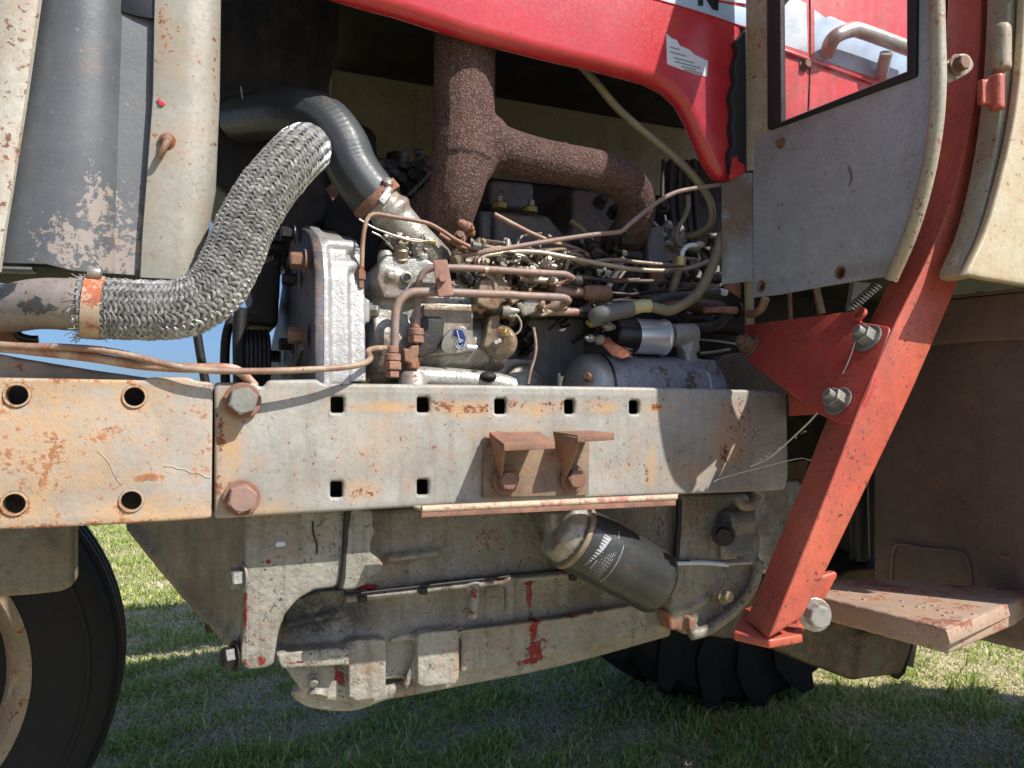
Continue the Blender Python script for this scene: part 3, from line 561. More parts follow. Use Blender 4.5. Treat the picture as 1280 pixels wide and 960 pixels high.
# --- cylinder block and head
blk = cast('cylinder_block', [pre([(440, 395), (900, 395), (965, 420), (985, 500), (985, 640), (440, 640)], 1.14, .42), pre([(655, 396), (731, 398), (731, 490), (655, 490)], 1.115, .05),
    pre([(735, 380), (965, 380), (965, 500), (735, 500)], 1.16, .3), ('lathe', P(636, 465, 1.135), FACE, [(0, .05), (.012, .048), (.016, .040)]),
    pre([(566, 445), (606, 441), (602, 460), (570, 472)], 1.10, .06), pre([(615, 448), (668, 446), (668, 490), (606, 490)], 1.105, .05)], M_block, voxel=.005, it=3)
cover = cast('core_plug_cover', [pre([(618, 452), (632, 447), (668, 447), (668, 488), (604, 488)], 1.085, .03), ('lathe', P(652, 488, 1.09), FACE, [(0, .040), (.014, .038), (.016, .030)])], M_silver2, parent=blk, voxel=.0035, it=2)
cast('cover_web', [pre([(569, 468), (575, 452), (592, 447), (603, 450), (596, 462), (580, 470)], 1.085, .03)], M_silver2, parent=blk, voxel=.003, it=2)
for (x, y, r_) in ((652, 422, .021), (652, 422, .013)): lathe('core_plug', P(x, y, 1.118 - (.021 - r_)), FACE, [(0, r_), (.006, r_), (.008, r_ * .8), (.004, r_ * .7)], M_boltd, blk)
lathe('drive_gear_cap', P(542, 456, 1.075), FACE, [(0, .03), (.010, .03), (.014, .026), (.014, .020)], M_boltd, blk, 8, 20)
bolt(blk, P(543, 458, 1.06), FACE, .0055, M_brass)
head = cast('cylinder_head', [pre([(600, 262), (640, 264), (684, 268), (700, 285), (716, 310), (760, 330), (905, 345), (905, 400), (440, 400), (470, 380), (600, 330)], 1.16, .40),
    pre([(612, 225), (668, 228), (668, 262), (612, 258)], 1.24, .2), pre([(715, 235), (770, 240), (770, 300), (715, 290)], 1.3, .2), pre([(470, 195), (552, 205), (552, 330), (470, 320)], 1.34, .2)], M_blue, voxel=.006, it=2)
rocker = cast('rocker_cover', [pre([(470, 205), (560, 215), (800, 240), (905, 250), (905, 330), (470, 310)], 1.38, .22), ('lathe', P(497, 205, 1.36), (0, 0, 1), [(-.02, .022), (.02, .022)])], M_grimedark, voxel=.007, it=2)
for i in range(10):
    x = 478 + i * 8.6 + rng.uniform(-2, 2); y = 212 + rng.uniform(0, 70)
    lathe('valve_gear', P(x, y, 1.30), (rng.normal(0, .4), -1, rng.normal(0, .5)), [(0, .010), (.012, .012), (.02, .009), (.026, .009)], random.choice([M_boltd, M_blue, M_grimedark]), rocker, 10)
for (x, y) in ((624, 257), (662, 262)):
    lathe('head_nut', P(x, y + 4, 1.15), (0, 0, 1), [(0, .013), (.008, .013), (.010, .011)], M_brass, head, 14); lathe('head_stud', P(x + (2 if x > 650 else 0), y - 2, 1.15), (0, 0, 1), [(0, .0055), (.012, .0055), (.014, .004)], M_zinc, head, 12)
cast('pump_mounting_casting', [pre([(556, 322), (640, 318), (716, 324), (722, 360), (712, 394), (560, 396)], 1.085, .06), pre([(570, 400), (650, 400), (655, 440), (575, 440)], 1.12, .04)], M_silver2, parent=blk, voxel=.004, it=2)
cast('rear_block_side', [pre([(735, 318), (900, 330), (905, 398), (735, 398)], 1.135, .05), pre([(760, 335), (800, 335), (800, 392), (760, 392)], 1.12, .05), pre([(845, 350), (880, 352), (880, 392), (845, 392)], 1.12, .05)], M_block, parent=blk, voxel=.004, it=2)
cast('head_side_panel', [pre([(618, 265), (686, 270), (700, 290), (722, 312), (722, 345), (618, 345)], 1.145, .03)], M_blue, voxel=.004, it=2)
cast('upright_bracket', [pre([(810, 284), (831, 282), (834, 328), (832, 375), (812, 375)], 1.07, .02), pre([(811, 328), (834, 326), (835, 336), (811, 336)], 1.05, .03)], M_blue, voxel=.0035, it=2)
quadprism('bracket_clip', PT([(811, 331), (829, 329), (831, 352), (818, 358)], 1.045), (0, .004, 0), M_rusty, None)
plate('bulkhead', [(838, 200), (965, 200), (965, 470), (900, 470), (838, 420)], M_grimedark, 1.24, th=.02, bev=.002)
for i in range(5): tube('bulkhead_hose', PT([(832 + i * 9 + rng.uniform(-3, 3), 200, 1.2), (828 + i * 10, 250, 1.19), (836 + i * 9, 300, 1.18), (845 + i * 8, 345, 1.17)]), .003 + rng.uniform(0, .0035), M_grimedark)

# --- exhaust manifold
man = cast('exhaust_manifold', [
    ('tube', PT([(582, -120), (582, 0), (581, 60), (580, 120), (580, 165), (578, 200)], 1.03), .0445),
    ('tube', PT([(579, 180, 1.03), (573, 225, 1.035), (564, 262, 1.05), (556, 300, 1.09)]), lambda t: .045 - .014 * t),
    ('tube', PT([(577, 222, 1.05), (550, 256, 1.08), (522, 286, 1.12), (500, 320, 1.16)]), .036),
    ('tube', PT([(582, 150, 1.03), (600, 175, 1.03), (628, 186, 1.03), (660, 196, 1.03), (700, 205, 1.03), (740, 212, 1.03), (765, 219, 1.03), (788, 236, 1.035), (796, 258, 1.05), (788, 288, 1.08), (770, 310, 1.13)]), lambda t: .031 + .006 * math.exp(-t * 9)),
    ('ball', P(606, 176, 1.03), (.040, .032, .042)), ('tube', PT([(586, 215, 1.03), (606, 192, 1.03), (640, 188, 1.03)]), .030),], M_manif, voxel=.0026, it=3, disp=.0011, dsc=.0032)
lathe('pipe_stub', P(704, 188, 1.03), (-.1, 0, 1), [(-.004, .006), (.003, .006), (.004, .0085), (.010, .0085), (.011, .006)], M_manif, man, 12)
cast('manifold_flange', [pre([(480, 300), (560, 285), (592, 292), (590, 318), (480, 335)], 1.16, .04)], M_manif, voxel=.004, it=2, disp=.002, dsc=.008)

# --- rubber hose and outlet pipe
rh = tube('rubber_coolant_hose', PT([(300, 150, 1.22), (340, 143, 1.14), (375, 143, 1.09), (405, 152, 1.06), (427, 178, 1.045), (441, 210, 1.04), (458, 235, 1.035), (476, 256, 1.03)]), .0345, M_hose, None, 48, .0022,
    rf=lambda s, a: .00035 * math.sin(s * 2 * math.pi / .0062) * (1 if math.sin(a * 6) > -.2 else .2) + .0004 * math.cos(a * 12))
op = cast('coolant_outlet_pipe', [('tube', PT([(462, 238, 1.03), (490, 268, 1.03), (515, 296, 1.03), (545, 325, 1.04), (560, 345, 1.06)]), lambda t: .0275 - .004 * t), ('lathe', P(487, 264, 1.03), P(500, 279, 1.03) - P(487, 264, 1.03), [(-.004, .028), (0, .031), (.006, .031), (.01, .028)])], M_silver2, voxel=.003, it=3)
ax = (P(500, 279, 1.03) - P(487, 264, 1.03)).normalized(); c0 = P(466, 244, 1.031)
rhc = lathe('hose_clamp', c0, ax, [(0, .0355), (.0006, .0365), (.014, .0365), (.0146, .0355)], M_rusty, rh, 40)
lathe('clamp_barrel', P(487, 236, 1.0), P(470, 258, .995) - P(487, 236, 1.0), [(0, .006), (.002, .0075), (.012, .0075), (.013, .0065)], M_zinc, rh, 16)
quadprism('clamp_tongue', [P(482, 237, .992), P(490, 243, .992), P(480, 256, .99), P(473, 249, .99)], (0, .006, 0), M_zinc, rh, .0008)
lathe('clamp_bead', P(484, 231, 1.0), (.2, -.5, .8), [(0, .007), (.004, .0085), (.008, .006), (.009, .003)], M_zinc, rh, 14)
for i, (u, v) in enumerate([(515, 675), (532, 702), (548, 728), (567, 745), (585, 762), (600, 780), (665, 830), (700, 848), (735, 875)]):   # worn cast characters
    x, y = 440 + u / 6.4, 180 + v / 6.4; p = P(x, y, 1.006)
    bm = bmesh.new(); ring = [p + Vector((math.cos(a) * .0022, 0, math.sin(a) * .003)) for a in [k * math.pi / 5 + i for k in range(8)]]; tube_bm(bm, ring, .0007, 5); link('cast_character', bm_mesh('cast_character', bm), M_boltd, op)
tube('throttle_rod', PT([(449, 274, .985), (470, 286, .985), (500, 296, .99), (530, 301, .99)]), .0013, M_zinc); tube('throttle_rod', PT([(465, 290, .985), (478, 297, .985), (492, 312, 1.0)]), .0013, M_zinc)
tube('throttle_rod', PT([(480, 290, .98), (500, 297, .98), (520, 302, .98), (536, 301, .98)]), .0016, M_linew); lathe('rod_end', P(536, 301, .98), P(552, 305, .98) - P(536, 301, .98), [(0, .0035), (.006, .0035), (.010, .0015)], M_brass, None, 10)

# --- injection pump
ip = cast('injection_pump', [
    ('lathe', P(456, 430, 1.045), (1, 0, 0), [(0, .060), (.02, .058), (.035, .048), (.05, .046), (.17, .044), (.172, .036), (.20, .034)]),
    pre([(474, 330), (484, 318), (530, 322), (548, 330), (545, 362), (520, 374), (480, 372), (471, 350)], .995, .09),
    pre([(478, 366), (560, 366), (560, 400), (478, 400)], 1.01, .06),
    pre([(524, 378), (592, 380), (592, 440), (530, 446), (524, 420)], .995, .05), pre([(560, 348), (640, 350), (640, 392), (560, 392)], 1.01, .06),
    ('lathe', P(497, 348, .998), FACE, [(0, .008), (.006, .0078)]), ('ball', P(487, 345, .995), (.008, .008, .008)),
    ('lathe', P(482, 326, 1.02), (0, 0, 1), [(0, .012), (.014, .010)])], M_silver2, voxel=.0032, it=3)
lathe('pump_plug', P(508, 347, .992), FACE, [(0, .0075), (.004, .0078), (.005, .005), (.002, .004)], M_boltg, ip, 16); lathe('plug_socket', P(508, 347, .9865), FACE, [(0, .004), (.0004, .0035)], M_black, ip, 12)
cast('oil_stained_pump_side', [pre([(528, 380), (590, 382), (590, 404), (570, 432), (556, 440), (548, 402), (530, 396)], .988, .03), pre([(600, 350), (625, 345), (640, 360), (620, 390), (596, 380)], .985, .04)], M_oily, parent=ip, voxel=.0028, it=2)
plate('pump_inspection_cover', [(524, 401), (530, 396), (550, 396), (556, 402), (554, 425), (546, 440), (524, 447), (520, 430)], M_grimedark, .984, th=.006, bev=.002, parent=ip)
nm = Pl(P(568, 424, .972), (-.25, -1, -.25))
plate('pump_badge', [(568 + 19 * math.cos(a) * .85 + 4 * math.sin(a), 425 - 17 * math.sin(a) + 6 * math.cos(a) * -.6) for a in [k * math.pi / 12 for k in range(24)]], M_zinc, nm, th=.008, bev=.0015, parent=ip)
bdg = nm.shift(-.0012)
plate('badge_field', [(568, 411), (578, 413), (582, 422), (580, 434), (576, 438), (570, 430), (573, 422), (566, 420)], M_bluebadge, bdg, th=.0008, bev=.0001, parent=ip)
for k in range(2):
    bm = bmesh.new(); pp = bdg.shift(-.0008); tube_bm(bm, [pp.at(575 + (5.5 - 2.4 * k) * math.cos(a), 430 + (5.5 - 2.4 * k) * math.sin(a)) for a in [j * math.pi / 8 for j in range(15)]], .0005, 5); link('badge_ring', bm_mesh('badge_ring', bm), M_white, ip)
tube('badge_stripe', [bdg.shift(-.0006).at(571, 413), bdg.shift(-.0006).at(575, 428)], .0007, M_white, ip)
cast('oval_pump_cap', [('lathe', P(628, 428, 1.0), (-.75, -1, -.15), [(0, .022), (.012, .025), (.020, .023), (.022, .018)]), pre([(612, 395), (626, 392), (624, 430), (604, 436)], .985, .02)], M_oily, parent=ip, voxel=.0028, it=2)
lathe('banjo_nut', P(629, 416, .972), (.6, -1, 0), [(0, .006), (.007, .006), (.008, .005)], M_brass, ip, 6, 20)
bolt(ip, P(619, 428, .965), FACE, .0035, M_zinc, washer=False); bolt(ip, P(623, 426, .965), FACE, .0035, M_zinc, washer=False)
lathe('stop_solenoid', P(583, 434, .985), (1, 0, 0), [(0, .004), (.014, .004), (.015, .003)], M_chrome, ip, 14)
tube('stop_lever_loop', PT([(631, 392, .975), (643, 392, .972), (651, 402, .972), (650, 413, .974), (642, 419, .978), (634, 418, .985)]), .0016, M_linew, ip)
lathe('shaft_end', P(628, 388, .975), (1, -.2, 0), [(0, .007), (.008, .008), (.012, .005), (.022, .003)], M_zinc, ip, 14)
# fittings bristling on the pump
fit = [(500, 327, .01, M_oily), (515, 312, .007, M_boltg), (493, 310, .005, M_boltg), (524, 322, .008, M_boltg), (506, 302, .004, M_linew), (573, 300, .008, M_boltr), (588, 293, .006, M_boltr), (578, 314, .006, M_oily), (592, 310, .007, M_oily), (604, 308, .005, M_boltg),
       (560, 332, .008, M_grimedark), (576, 336, .010, M_oily), (588, 352, .009, M_grimedark), (604, 356, .008, M_oily), (618, 350, .010, M_silver2), (636, 344, .008, M_grimedark), (648, 340, .007, M_linew), (662, 348, .009, M_silver2), (690, 352, .006, M_linew), (600, 330, .006, M_linew), (625, 330, .007, M_grimedark), (645, 328, .005, M_silver2), (585, 284, .006, M_redrust), (655, 372, .008, M_grimedark), (612, 376, .007, M_boltd), (636, 372, .006, M_oily), (680, 330, .006, M_linew), (705, 333, .005, M_linew)]
for (x, y, r_, m) in fit:
    a = Vector((rng.normal(0, .5), -abs(rng.normal(.7, .3)), abs(rng.normal(.6, .4))))
    lathe('union_nut', P(x, y, 1.0 + rng.uniform(-.01, .03)), a, [(0, r_ * 1.2), (r_ * .9, r_ * 1.2), (r_ * 1.0, r_ * .95), (r_ * 2.1, r_ * .9), (r_ * 2.3, r_ * .6), (r_ * 2.9, r_ * .55)], m, ip, random.choice([6, 6, 16]), 25)
for i in range(30):                         # small levers and tabs
    x = rng.uniform(560, 710); y = rng.uniform(316, 360); s = rng.uniform(4, 10); yy = rng.uniform(.99, 1.03)
    a = rng.uniform(0, 3.1); pts = [(x + s * math.cos(a), y + s * math.sin(a) * .5), (x + 3 * math.cos(a + 1.2), y + 3 * math.sin(a + 1.2)), (x - s * math.cos(a), y - s * math.sin(a) * .5), (x - 3 * math.cos(a + 1.2), y - 3 * math.sin(a + 1.2))]
    quadprism('linkage_tab', PT(pts, yy), (0, .003, 0), random.choice([M_linew, M_silver2, M_oily, M_grimedark, M_zinc]), ip, .0004)
cast('lift_pump', [pre([(650, 330), (700, 336), (712, 360), (700, 392), (660, 396), (648, 370)], 1.06, .06), pre([(644, 378), (662, 372), (680, 376), (672, 390), (655, 396)], 1.0, .05)], M_silver2, voxel=.0035, it=2)
# --- fuel and injector lines
r0 = .0030
tube('injector_line', zA((78, 985), (85, 800), (98, 690), (122, 600), (180, 560), (330, 583), (520, 615), (620, 640), (720, 695), (820, 760), (960, 832), Y=.985) and PT(zA((78, 985), (85, 800), (98, 690), (122, 600), (180, 560), (330, 583), (520, 615), (620, 640), (720, 695), (820, 760), (960, 832)), .985), r0, M_copper)
lathe('pipe_union', P(451, 333, .985), (0, 0, 1), [(-.028, .0045), (-.018, .0045), (-.017, .0065), (-.006, .0065), (-.005, .0045), (0, .0045)], M_boltr, None, 6, 20)
lathe('line_union', P(590, 307, .983), (1, 0, -.1), [(0, .006), (.011, .006)], M_greyrub, None, 6, 20)
tube('injector_line', PT(zA((700, 720), (780, 770), (860, 815), (900, 830), (960, 850)), 1.0), .0026, M_copper)
tube('long_fuel_line', PT([p + (y,) for p, y in zip(zB((-60, 590), (0, 572), (240, 532), (600, 470), (1000, 410), (1190, 390)) + zC((240, 375), (320, 305), (500, 162), (650, 75), (800, 38), (1040, 5), (1150, -5)), [1.0, .995, .985, .98, .97, .97, .97, .97, .97, .97, .97, .97, .97])]), .0035, M_pipe)
tube('leak_off_line', PT(zB((240, 240), (400, 325), (550, 400), (700, 462), (800, 490), (900, 520), (1000, 575), (1050, 610)), 1.05), .0036, M_copper)
tube('return_line', PT(zB((180, 575), (300, 555), (450, 542), (600, 548), (740, 570), (850, 592), (1000, 620), (1150, 650), (1280, 670)) + zC((200, 668), (400, 688), (600, 694), (760, 675), (860, 645), (960, 610)), 1.0), .0038, M_linew)
tube('return_line', PT(zB((430, 560), (560, 540), (680, 560), (850, 600), (960, 640), (1060, 620), (1180, 607), (1280, 612)) + zC((350, 625), (500, 640), (650, 655)), 1.015), .0036, M_line)
tube('return_line', PT(zB((440, 755), (600, 770), (740, 785)), 1.01), .0052, M_linew)
tube('return_line', PT(zB((560, 650), (640, 655), (730, 670)), 1.02), .006, M_linew)
tube('return_line', PT(zB((330, 690), (400, 610), (480, 600), (560, 650), (620, 690)), 1.0), .0035, M_line)
tube('return_line', PT(zB((120, 610), (180, 575), (260, 572), (380, 570), (460, 575), (510, 610), (530, 640)), 1.0), .0032, M_linew)
tube('heater_line', PT(zF((690, 170), (760, 158), (960, 182), (1200, 180)) + zC((150, 775), (350, 778), (600, 778)), 1.02), .0036, M_lined)
tube('heater_line', PT(zB((850, 290), (930, 350), (1020, 440), (1090, 530), (1160, 600)), 1.12), .005, M_line)
tube('heater_line', PT(zB((800, 690), (950, 650), (1040, 640)) , 1.04), .003, M_lined)
tube('glow_wire', PT(zC((330, 590), (380, 500), (410, 430)), 1.1), .0014, M_lined); tube('glow_wire', PT(zC((200, 780), (260, 700), (280, 690)), 1.04), .0025, M_linew)
tube('copper_capillary', PT(zF((400, 535), (412, 600), (420, 690), (405, 780), (380, 860), (360, 960)), .99), .0022, M_copper)
tube('short_line', PT(zE((1020, 140), (1060, 180), (1075, 260), (1070, 300)), .985), .003, M_pipe); tube('short_line', PT(zF((30, 90), (60, 150), (110, 190), (120, 260)), .985), .0028, M_line)
for i in range(9):                           # thin lines woven between injectors and pump
    x = 560 + i * 18 + rng.uniform(-5, 5); y = 318 + rng.uniform(-6, 8)
    tube('injector_line', PT([(x, y + 30, 1.03), (x + rng.uniform(-6, 6), y + 8, 1.01), (x + 14, y + rng.uniform(-8, 2), 1.015), (x + 40, y + rng.uniform(-10, 6), 1.04), (x + 60, y + rng.uniform(-4, 14), 1.07)]), .0027, random.choice([M_line, M_linew, M_copper, M_lined]))
# --- two stout oil pipes with fittings and clamp plate
tube('oil_pipe', PT([p + (y,) for p, y in zip(zE((487, 520), (490, 350), (500, 210), (530, 135), (590, 92), (680, 88), (900, 92), (1200, 112)) + zF((300, 117), (560, 132), (640, 138), (690, 165), (700, 190), (640, 200), (560, 215), (530, 245)), [.985, .985, .983, .98, .977, .975, .975, .975, .975, .975, .975, .985, .998, 1.015, 1.02, 1.03])]), .0048, M_pipe)
tube('oil_pipe', PT([p + (y,) for p, y in zip(zE((318, 700), (322, 520), (332, 400), (370, 320), (440, 275), (520, 268), (700, 272), (1000, 284), (1200, 290)) + zF((300, 297), (560, 308), (630, 315), (660, 335), (620, 362), (520, 390), (430, 430)), [.965] * 12 + [.972, .985, .995, 1.01])]), .0056, M_pipe)
tube('pipe_stub_end', PT(zF((460, 424), (540, 418), (640, 418), (735, 422)), 1.0), .0062, M_copper); lathe('union_nut', P(723, 390, 1.0), (1, 0, 0), [(0, .008), (.01, .0095), (.02, .0095), (.022, .007)], M_boltd, None, 6, 20)
tube('oil_cooler_pipe', PT(zF((560, 240), (640, 262), (740, 270), (800, 268)), 1.0), .006, M_pipe)
cast('oil_hose_ferrule', [('lathe', P(730, 366, 1.0), P(770, 368, 1.0) - P(730, 366, 1.0), [(0, .008), (.004, .011), (.012, .0125), (.040, .0125), (.044, .010)])], M_rusty, voxel=.002, it=2); lathe('hex_coupling', P(729, 364, .997), (1, 0, -.03), [(0, .0085), (.011, .0085)], M_boltr, None, 6, 20)
lathe('pipe_collar', P(715, 351, .99), (1, -.1, 0), [(0, .006), (.003, .0085), (.012, .009), (.015, .006)], M_grimedark, None, 16)
def nutstack(name, x, y0, y1, Y, mat, parts, r_):
    a = P(x, y0, Y); b = P(x, y1, Y); L = (a - b).length; prof = []
    root = lathe(name, b, (0, 0, 1), [(0, r_ * .5), (L, r_ * .5)], mat, None, 14)
    for (t0, t1, k, seg) in parts: lathe('hex_nut' if seg == 6 else 'collar', b + Vector((0, 0, L * t0)), (0, 0, 1), [(0, r_ * k * .92), (L * (t1 - t0) * .12, r_ * k), (L * (t1 - t0) * .88, r_ * k), (L * (t1 - t0), r_ * k * .9)], mat, root, seg, 20)
nutstack('pipe_fitting', 490.5, 432, 472, .965, M_redrust, [(.0, .22, 1.0, 6), (.24, .50, 1.35, 6), (.52, .74, 1.25, 16), (.76, .98, .95, 16)], .0085)
nutstack('pipe_fitting', 520, 405, 430, .985, M_redrust, [(.05, .40, 1.4, 6), (.42, .78, 1.3, 16), (.80, .99, .8, 16)], .0078)
tee = cast('tee_fitting', [('lathe', P(516, 461, .985), (0, 0, 1), [(0, .008), (.03, .006)]), pre([(504, 434), (512, 437), (514, 432), (524, 431), (524, 444), (517, 447), (516, 455), (506, 452)], .977, .014)], M_rusty, voxel=.0018, it=2); lathe('hex_nut', P(516.5, 460, .985), (0, 0, 1), [(0, .0085), (.009, .0085)], M_boltr, tee, 6, 20)
lathe('tee_boss', P(516, 478, .985), (0, 0, 1), [(-.01, .020), (.008, .018), (.014, .013)], M_zinc, tee, 24)
cp = Pl(P(553, 347, .953), (-.15, -1, .1))
clp2 = plate('pipe_clamp_plate', rnd([(541, 325), (559, 324), (567.5, 369), (548, 371)], 2, 2), M_redrust, cp, th=.0035, bev=.0008); bolt(clp2, cp.at(552.5, 349), cp.n, .0062, M_redrust, h=.007, washer=False)
lathe('clamp_ring', P(605, 337.5, .975), (1, 0, 0), [(0, .0056), (.0045, .0056)], M_linew, None, 16)
tube('engine_mount_tube', PT([(505, 472, 1.0), (560, 474, 1.0), (620, 480, 1.0), (640, 486, 1.0)]), .016, M_silver2); cast('sump_plug', [('ball', P(610, 471, .985), (.012, .010, .008)), ('lathe', P(610, 474, .985), (0, 0, 1), [(0, .012), (.006, .012)])], M_grimedark, voxel=.002, it=2)

# --- starter motor
sx = lambda px, py, Y: P(px, py, Y)
c1 = P(728, 490, 1.03); c2 = Vector((P(880, 486, 1.03).x, c1.y, c1.z)); L = c2.x - c1.x; Rr = .058
st = lathe('starter_motor', c1 + Vector((.025, 0, 0)), (1, 0, 0), [(0, Rr), (L - .05, Rr), (L - .04, Rr * .97), (L - .02, Rr * .9)], paint('starter body peeling blue grey', (.34, .35, .40), (.25, .26, .30), rust=.62, rough=.35, metal=.2, bump=.3, mid=26, rustd=(.06, .035, .03, 1), rusto=(.13, .08, .06, 1)), None, 48)
lathe('end_cap', c1, (1, 0, 0), [(-.022, Rr * .35), (-.018, Rr * .62), (-.010, Rr * .86), (0, Rr * .97), (.008, Rr * 1.01), (.022, Rr * 1.01), (.023, Rr)], M_silver, st, 40)
lathe('cap_seam', c1 + Vector((.0235, 0, 0)), (1, 0, 0), [(0, Rr * 1.015), (.003, Rr * 1.02), (.004, Rr * 1.0)], M_boltd, st, 40)
lathe('band_ring', c1 + Vector((L * .86, 0, 0)), (1, 0, 0), [(0, Rr * 1.01), (.003, Rr * 1.03), (.006, Rr * 1.01)], M_silver, st, 40)
bolt(st, P(736, 471, .982), (-1, -.8, .1), .006, M_boltr); lathe('cap_nut', P(737, 460, 1.0), (-1, -.7, .3), [(0, .006), (.006, .005)], M_silver, st, 12)
sh_ = cast('solenoid_arm', [pre([(868, 405), (874, 416), (872, 445), (882, 462), (890, 490), (868, 490), (858, 445), (866, 424)], 1.0, .03), ('tube', PT([(838, 419, 1.015), (868, 418, 1.015)]), .0185), pre([(866, 448), (896, 450), (899, 490), (866, 490)], 1.0, .05), ('tube', PT([(850, 440, 1.015), (870, 432, 1.015)]), .012)], M_silver, parent=st, voxel=.003, it=2)
bolt(st, P(884, 461, .992), FACE, .0095, M_boltg); 
so_ = P(764, 419, 1.005)
sol = lathe('solenoid', so_ + Vector((.036, 0, 0)), (1, 0, 0), [(0, .0255), (.001, .027), (.052, .027), (.054, .0285), (.057, .0285), (.058, .024)], M_chrome, st, 48)
cap = lathe('bakelite_cap', so_, (1, 0, 0), [(0, .022), (.003, .0262), (.034, .0275), (.037, .0275)], M_blackcap, st, 40)
for (x, y, r_, m) in ((740, 404, .0065, M_brass), (760, 408, .0075, M_zinc), (738, 423, .006, M_zinc), (750, 425, .0078, M_zinc)):
    lathe('terminal_stud', P(x, y, .985), (-1, -.25, .05), [(-.012, r_ * .6), (-.004, r_ * .6), (-.003, r_), (.004, r_), (.005, r_ * .55), (.010, r_ * .5)], m, st, 6 if m is M_zinc else 14, 25)
plate('copper_strap', [(755, 421), (762, 421), (768, 428), (786, 438), (788, 445), (778, 448), (766, 444), (754, 432)], plain('bare copper', (.55, .20, .10), .3, metal=.8, bump=.3), Pl(P(770, 432, .972), (-.3, -1, .6)), th=.003, bev=.0008, parent=st)
for k in range(3): lathe('strap_washer', P(784, 437 + k * 4.5, .985), (.2, -.2, 1), [(0, .0085 - .001 * (k % 2)), (.003, .0085 - .001 * (k % 2))], M_oily, st, 14)
# --- drive housing right of the starter
cast('flywheel_housing', [pre([(896, 452), (905, 444), (925, 440), (950, 445), (985, 460), (990, 495), (896, 495)], 1.02, .25), pre([(866, 455), (900, 450), (900, 492), (866, 492)], 1.03, .2)], paint('glossy dark casting', (.13, .13, .13), (.08, .08, .08), rust=.2, rough=.22, bump=.5, cast=.6), voxel=.0045, it=4)
bulk = plate('firewall_bracket', [(800, 372), (990, 352), (990, 480), (800, 470)], M_grimedark, 1.13, th=.012, bev=.002)
tube('upright_post', PT([(936, 345, .985), (937, 410, .985), (937, 440, .985)]), .0075, M_bead)
plate('sunlit_gusset', [(903, 357), (926, 353), (926, 373)], M_redrust, 1.0, th=.003, bev=.0005)
tube('rusty_stub_pipe', PT([(880, 388, 1.0), (900, 387, 1.0), (920, 388, 1.0)]), lambda t: .0045 + .002 * t, M_copper); lathe('stub_ring', P(921, 388, 1.0), (1, 0, 0), [(0, .012), (.004, .013), (.006, .010)], M_boltd, None, 20)
tube('bent_red_pipe', PT([(957, 372, .93), (952, 385, .94), (944, 392, .96), (936, 392, .98)]), .0065, M_copper)
tube('linkage_rod', PT([(872, 424, 1.06), (900, 427, 1.06), (930, 432, 1.05)]), .0022, M_linew); tube('linkage_rod', PT([(874, 442, 1.05), (895, 440, 1.05), (912, 437, 1.05)]), .003, M_linew)
tube('lower_pipe', PT([(735, 398, 1.08), (800, 400, 1.08), (870, 404, 1.09), (920, 410, 1.1)]), .014, M_grimedark); tube('lower_pipe', PT([(860, 412, 1.05), (890, 408, 1.05), (905, 398, 1.08), (912, 392, 1.1)]), .010, M_grimedark)
tube('oxide_pipe', PT([(820, 385, 1.05), (860, 380, 1.05), (900, 385, 1.06)]), .012, paint('dark oxide', (.08, .03, .03), rust=.3))
# --- cables and hoses on the right
tube('battery_cable', PT([p + (y,) for p, y in zip(zC((1040, 400), (1010, 520), (950, 690), (870, 840), (790, 925)) + zG((640, 252), (560, 246), (500, 232), (440, 228), (370, 244)), [.965, .96, .955, .95, .95, .95, .95, .952, .955, .96])]), .0078, M_cable)
tube('cable_sleeve', PT([p + (y,) for p, y in zip(zG((490, 226), (430, 228), (372, 246)), [.951, .953, .96])]), .0098, M_sleeve)
tube('terminal_boot', PT([p + (y,) for p, y in zip(zG((380, 243), (300, 258), (220, 272), (160, 285), (130, 310)), [.958, .963, .968, .972, .98])]), lambda t: .0115 + .002 * t, M_greyrub)
tube('grey_sleeve', PT([p + (y,) for p, y in zip(zG((480, 195), (560, 178), (640, 160), (720, 160), (800, 148), (880, 138), (950, 132)), [.97, .975, .98, .98, .985, .985, .985])]), .0068, M_hose)
tube('sleeve_tip', PT(zG((945, 132), (975, 132), (1000, 140)), .985), .0055, M_white)
tube('white_elbow_pipe', PT(zC((718, 585), (728, 535), (760, 500), (800, 488), (840, 490)), .98), .0036, M_white); lathe('elbow_nut', P(870, 306, .98), (1, 0, .05), [(0, .005), (.006, .006), (.014, .0035)], M_zinc, None, 12)
lathe('brass_fitting', P(850, 333, .98), (.05, 0, 1), [(0, .0075), (.001, .0085), (.014, .0085), (.015, .006)], M_brass, None, 16, 20)
def coil(name, a, b, R1, wire, turns, mat, parent=None):
    ax_ = (b - a); L_ = ax_.length; q = ax_.normalized().to_track_quat('Z', 'Y'); n = int(turns * 12)
    pts = [a + q @ Vector((R1 * math.cos(2 * math.pi * turns * i / n), R1 * math.sin(2 * math.pi * turns * i / n), L_ * i / n)) for i in range(n + 1)]
    bm = bmesh.new(); tube_bm(bm, pts, wire, 6); return link(name, bm_mesh(name, bm), mat, parent, smooth=60)
coil('spring_guard', P(848, 338, .985), P(838, 372, .99), .0055, .0014, 14, M_oily); tube('guard_hose', PT([(848, 338, .985), (838, 372, .99)]), .0045, M_lined)
tube('heater_hose', PT([(712, 70, 1.05), (726, 82, 1.04), (746, 104, 1.03), (772, 135, 1.02), (805, 165, 1.01), (845, 198, 1.005), (868, 222, 1.0), (884, 244, 1.0), (890, 262, 1.0), (888, 280, 1.01), (872, 292, 1.03), (858, 296, 1.05)]), .0062, M_cable)
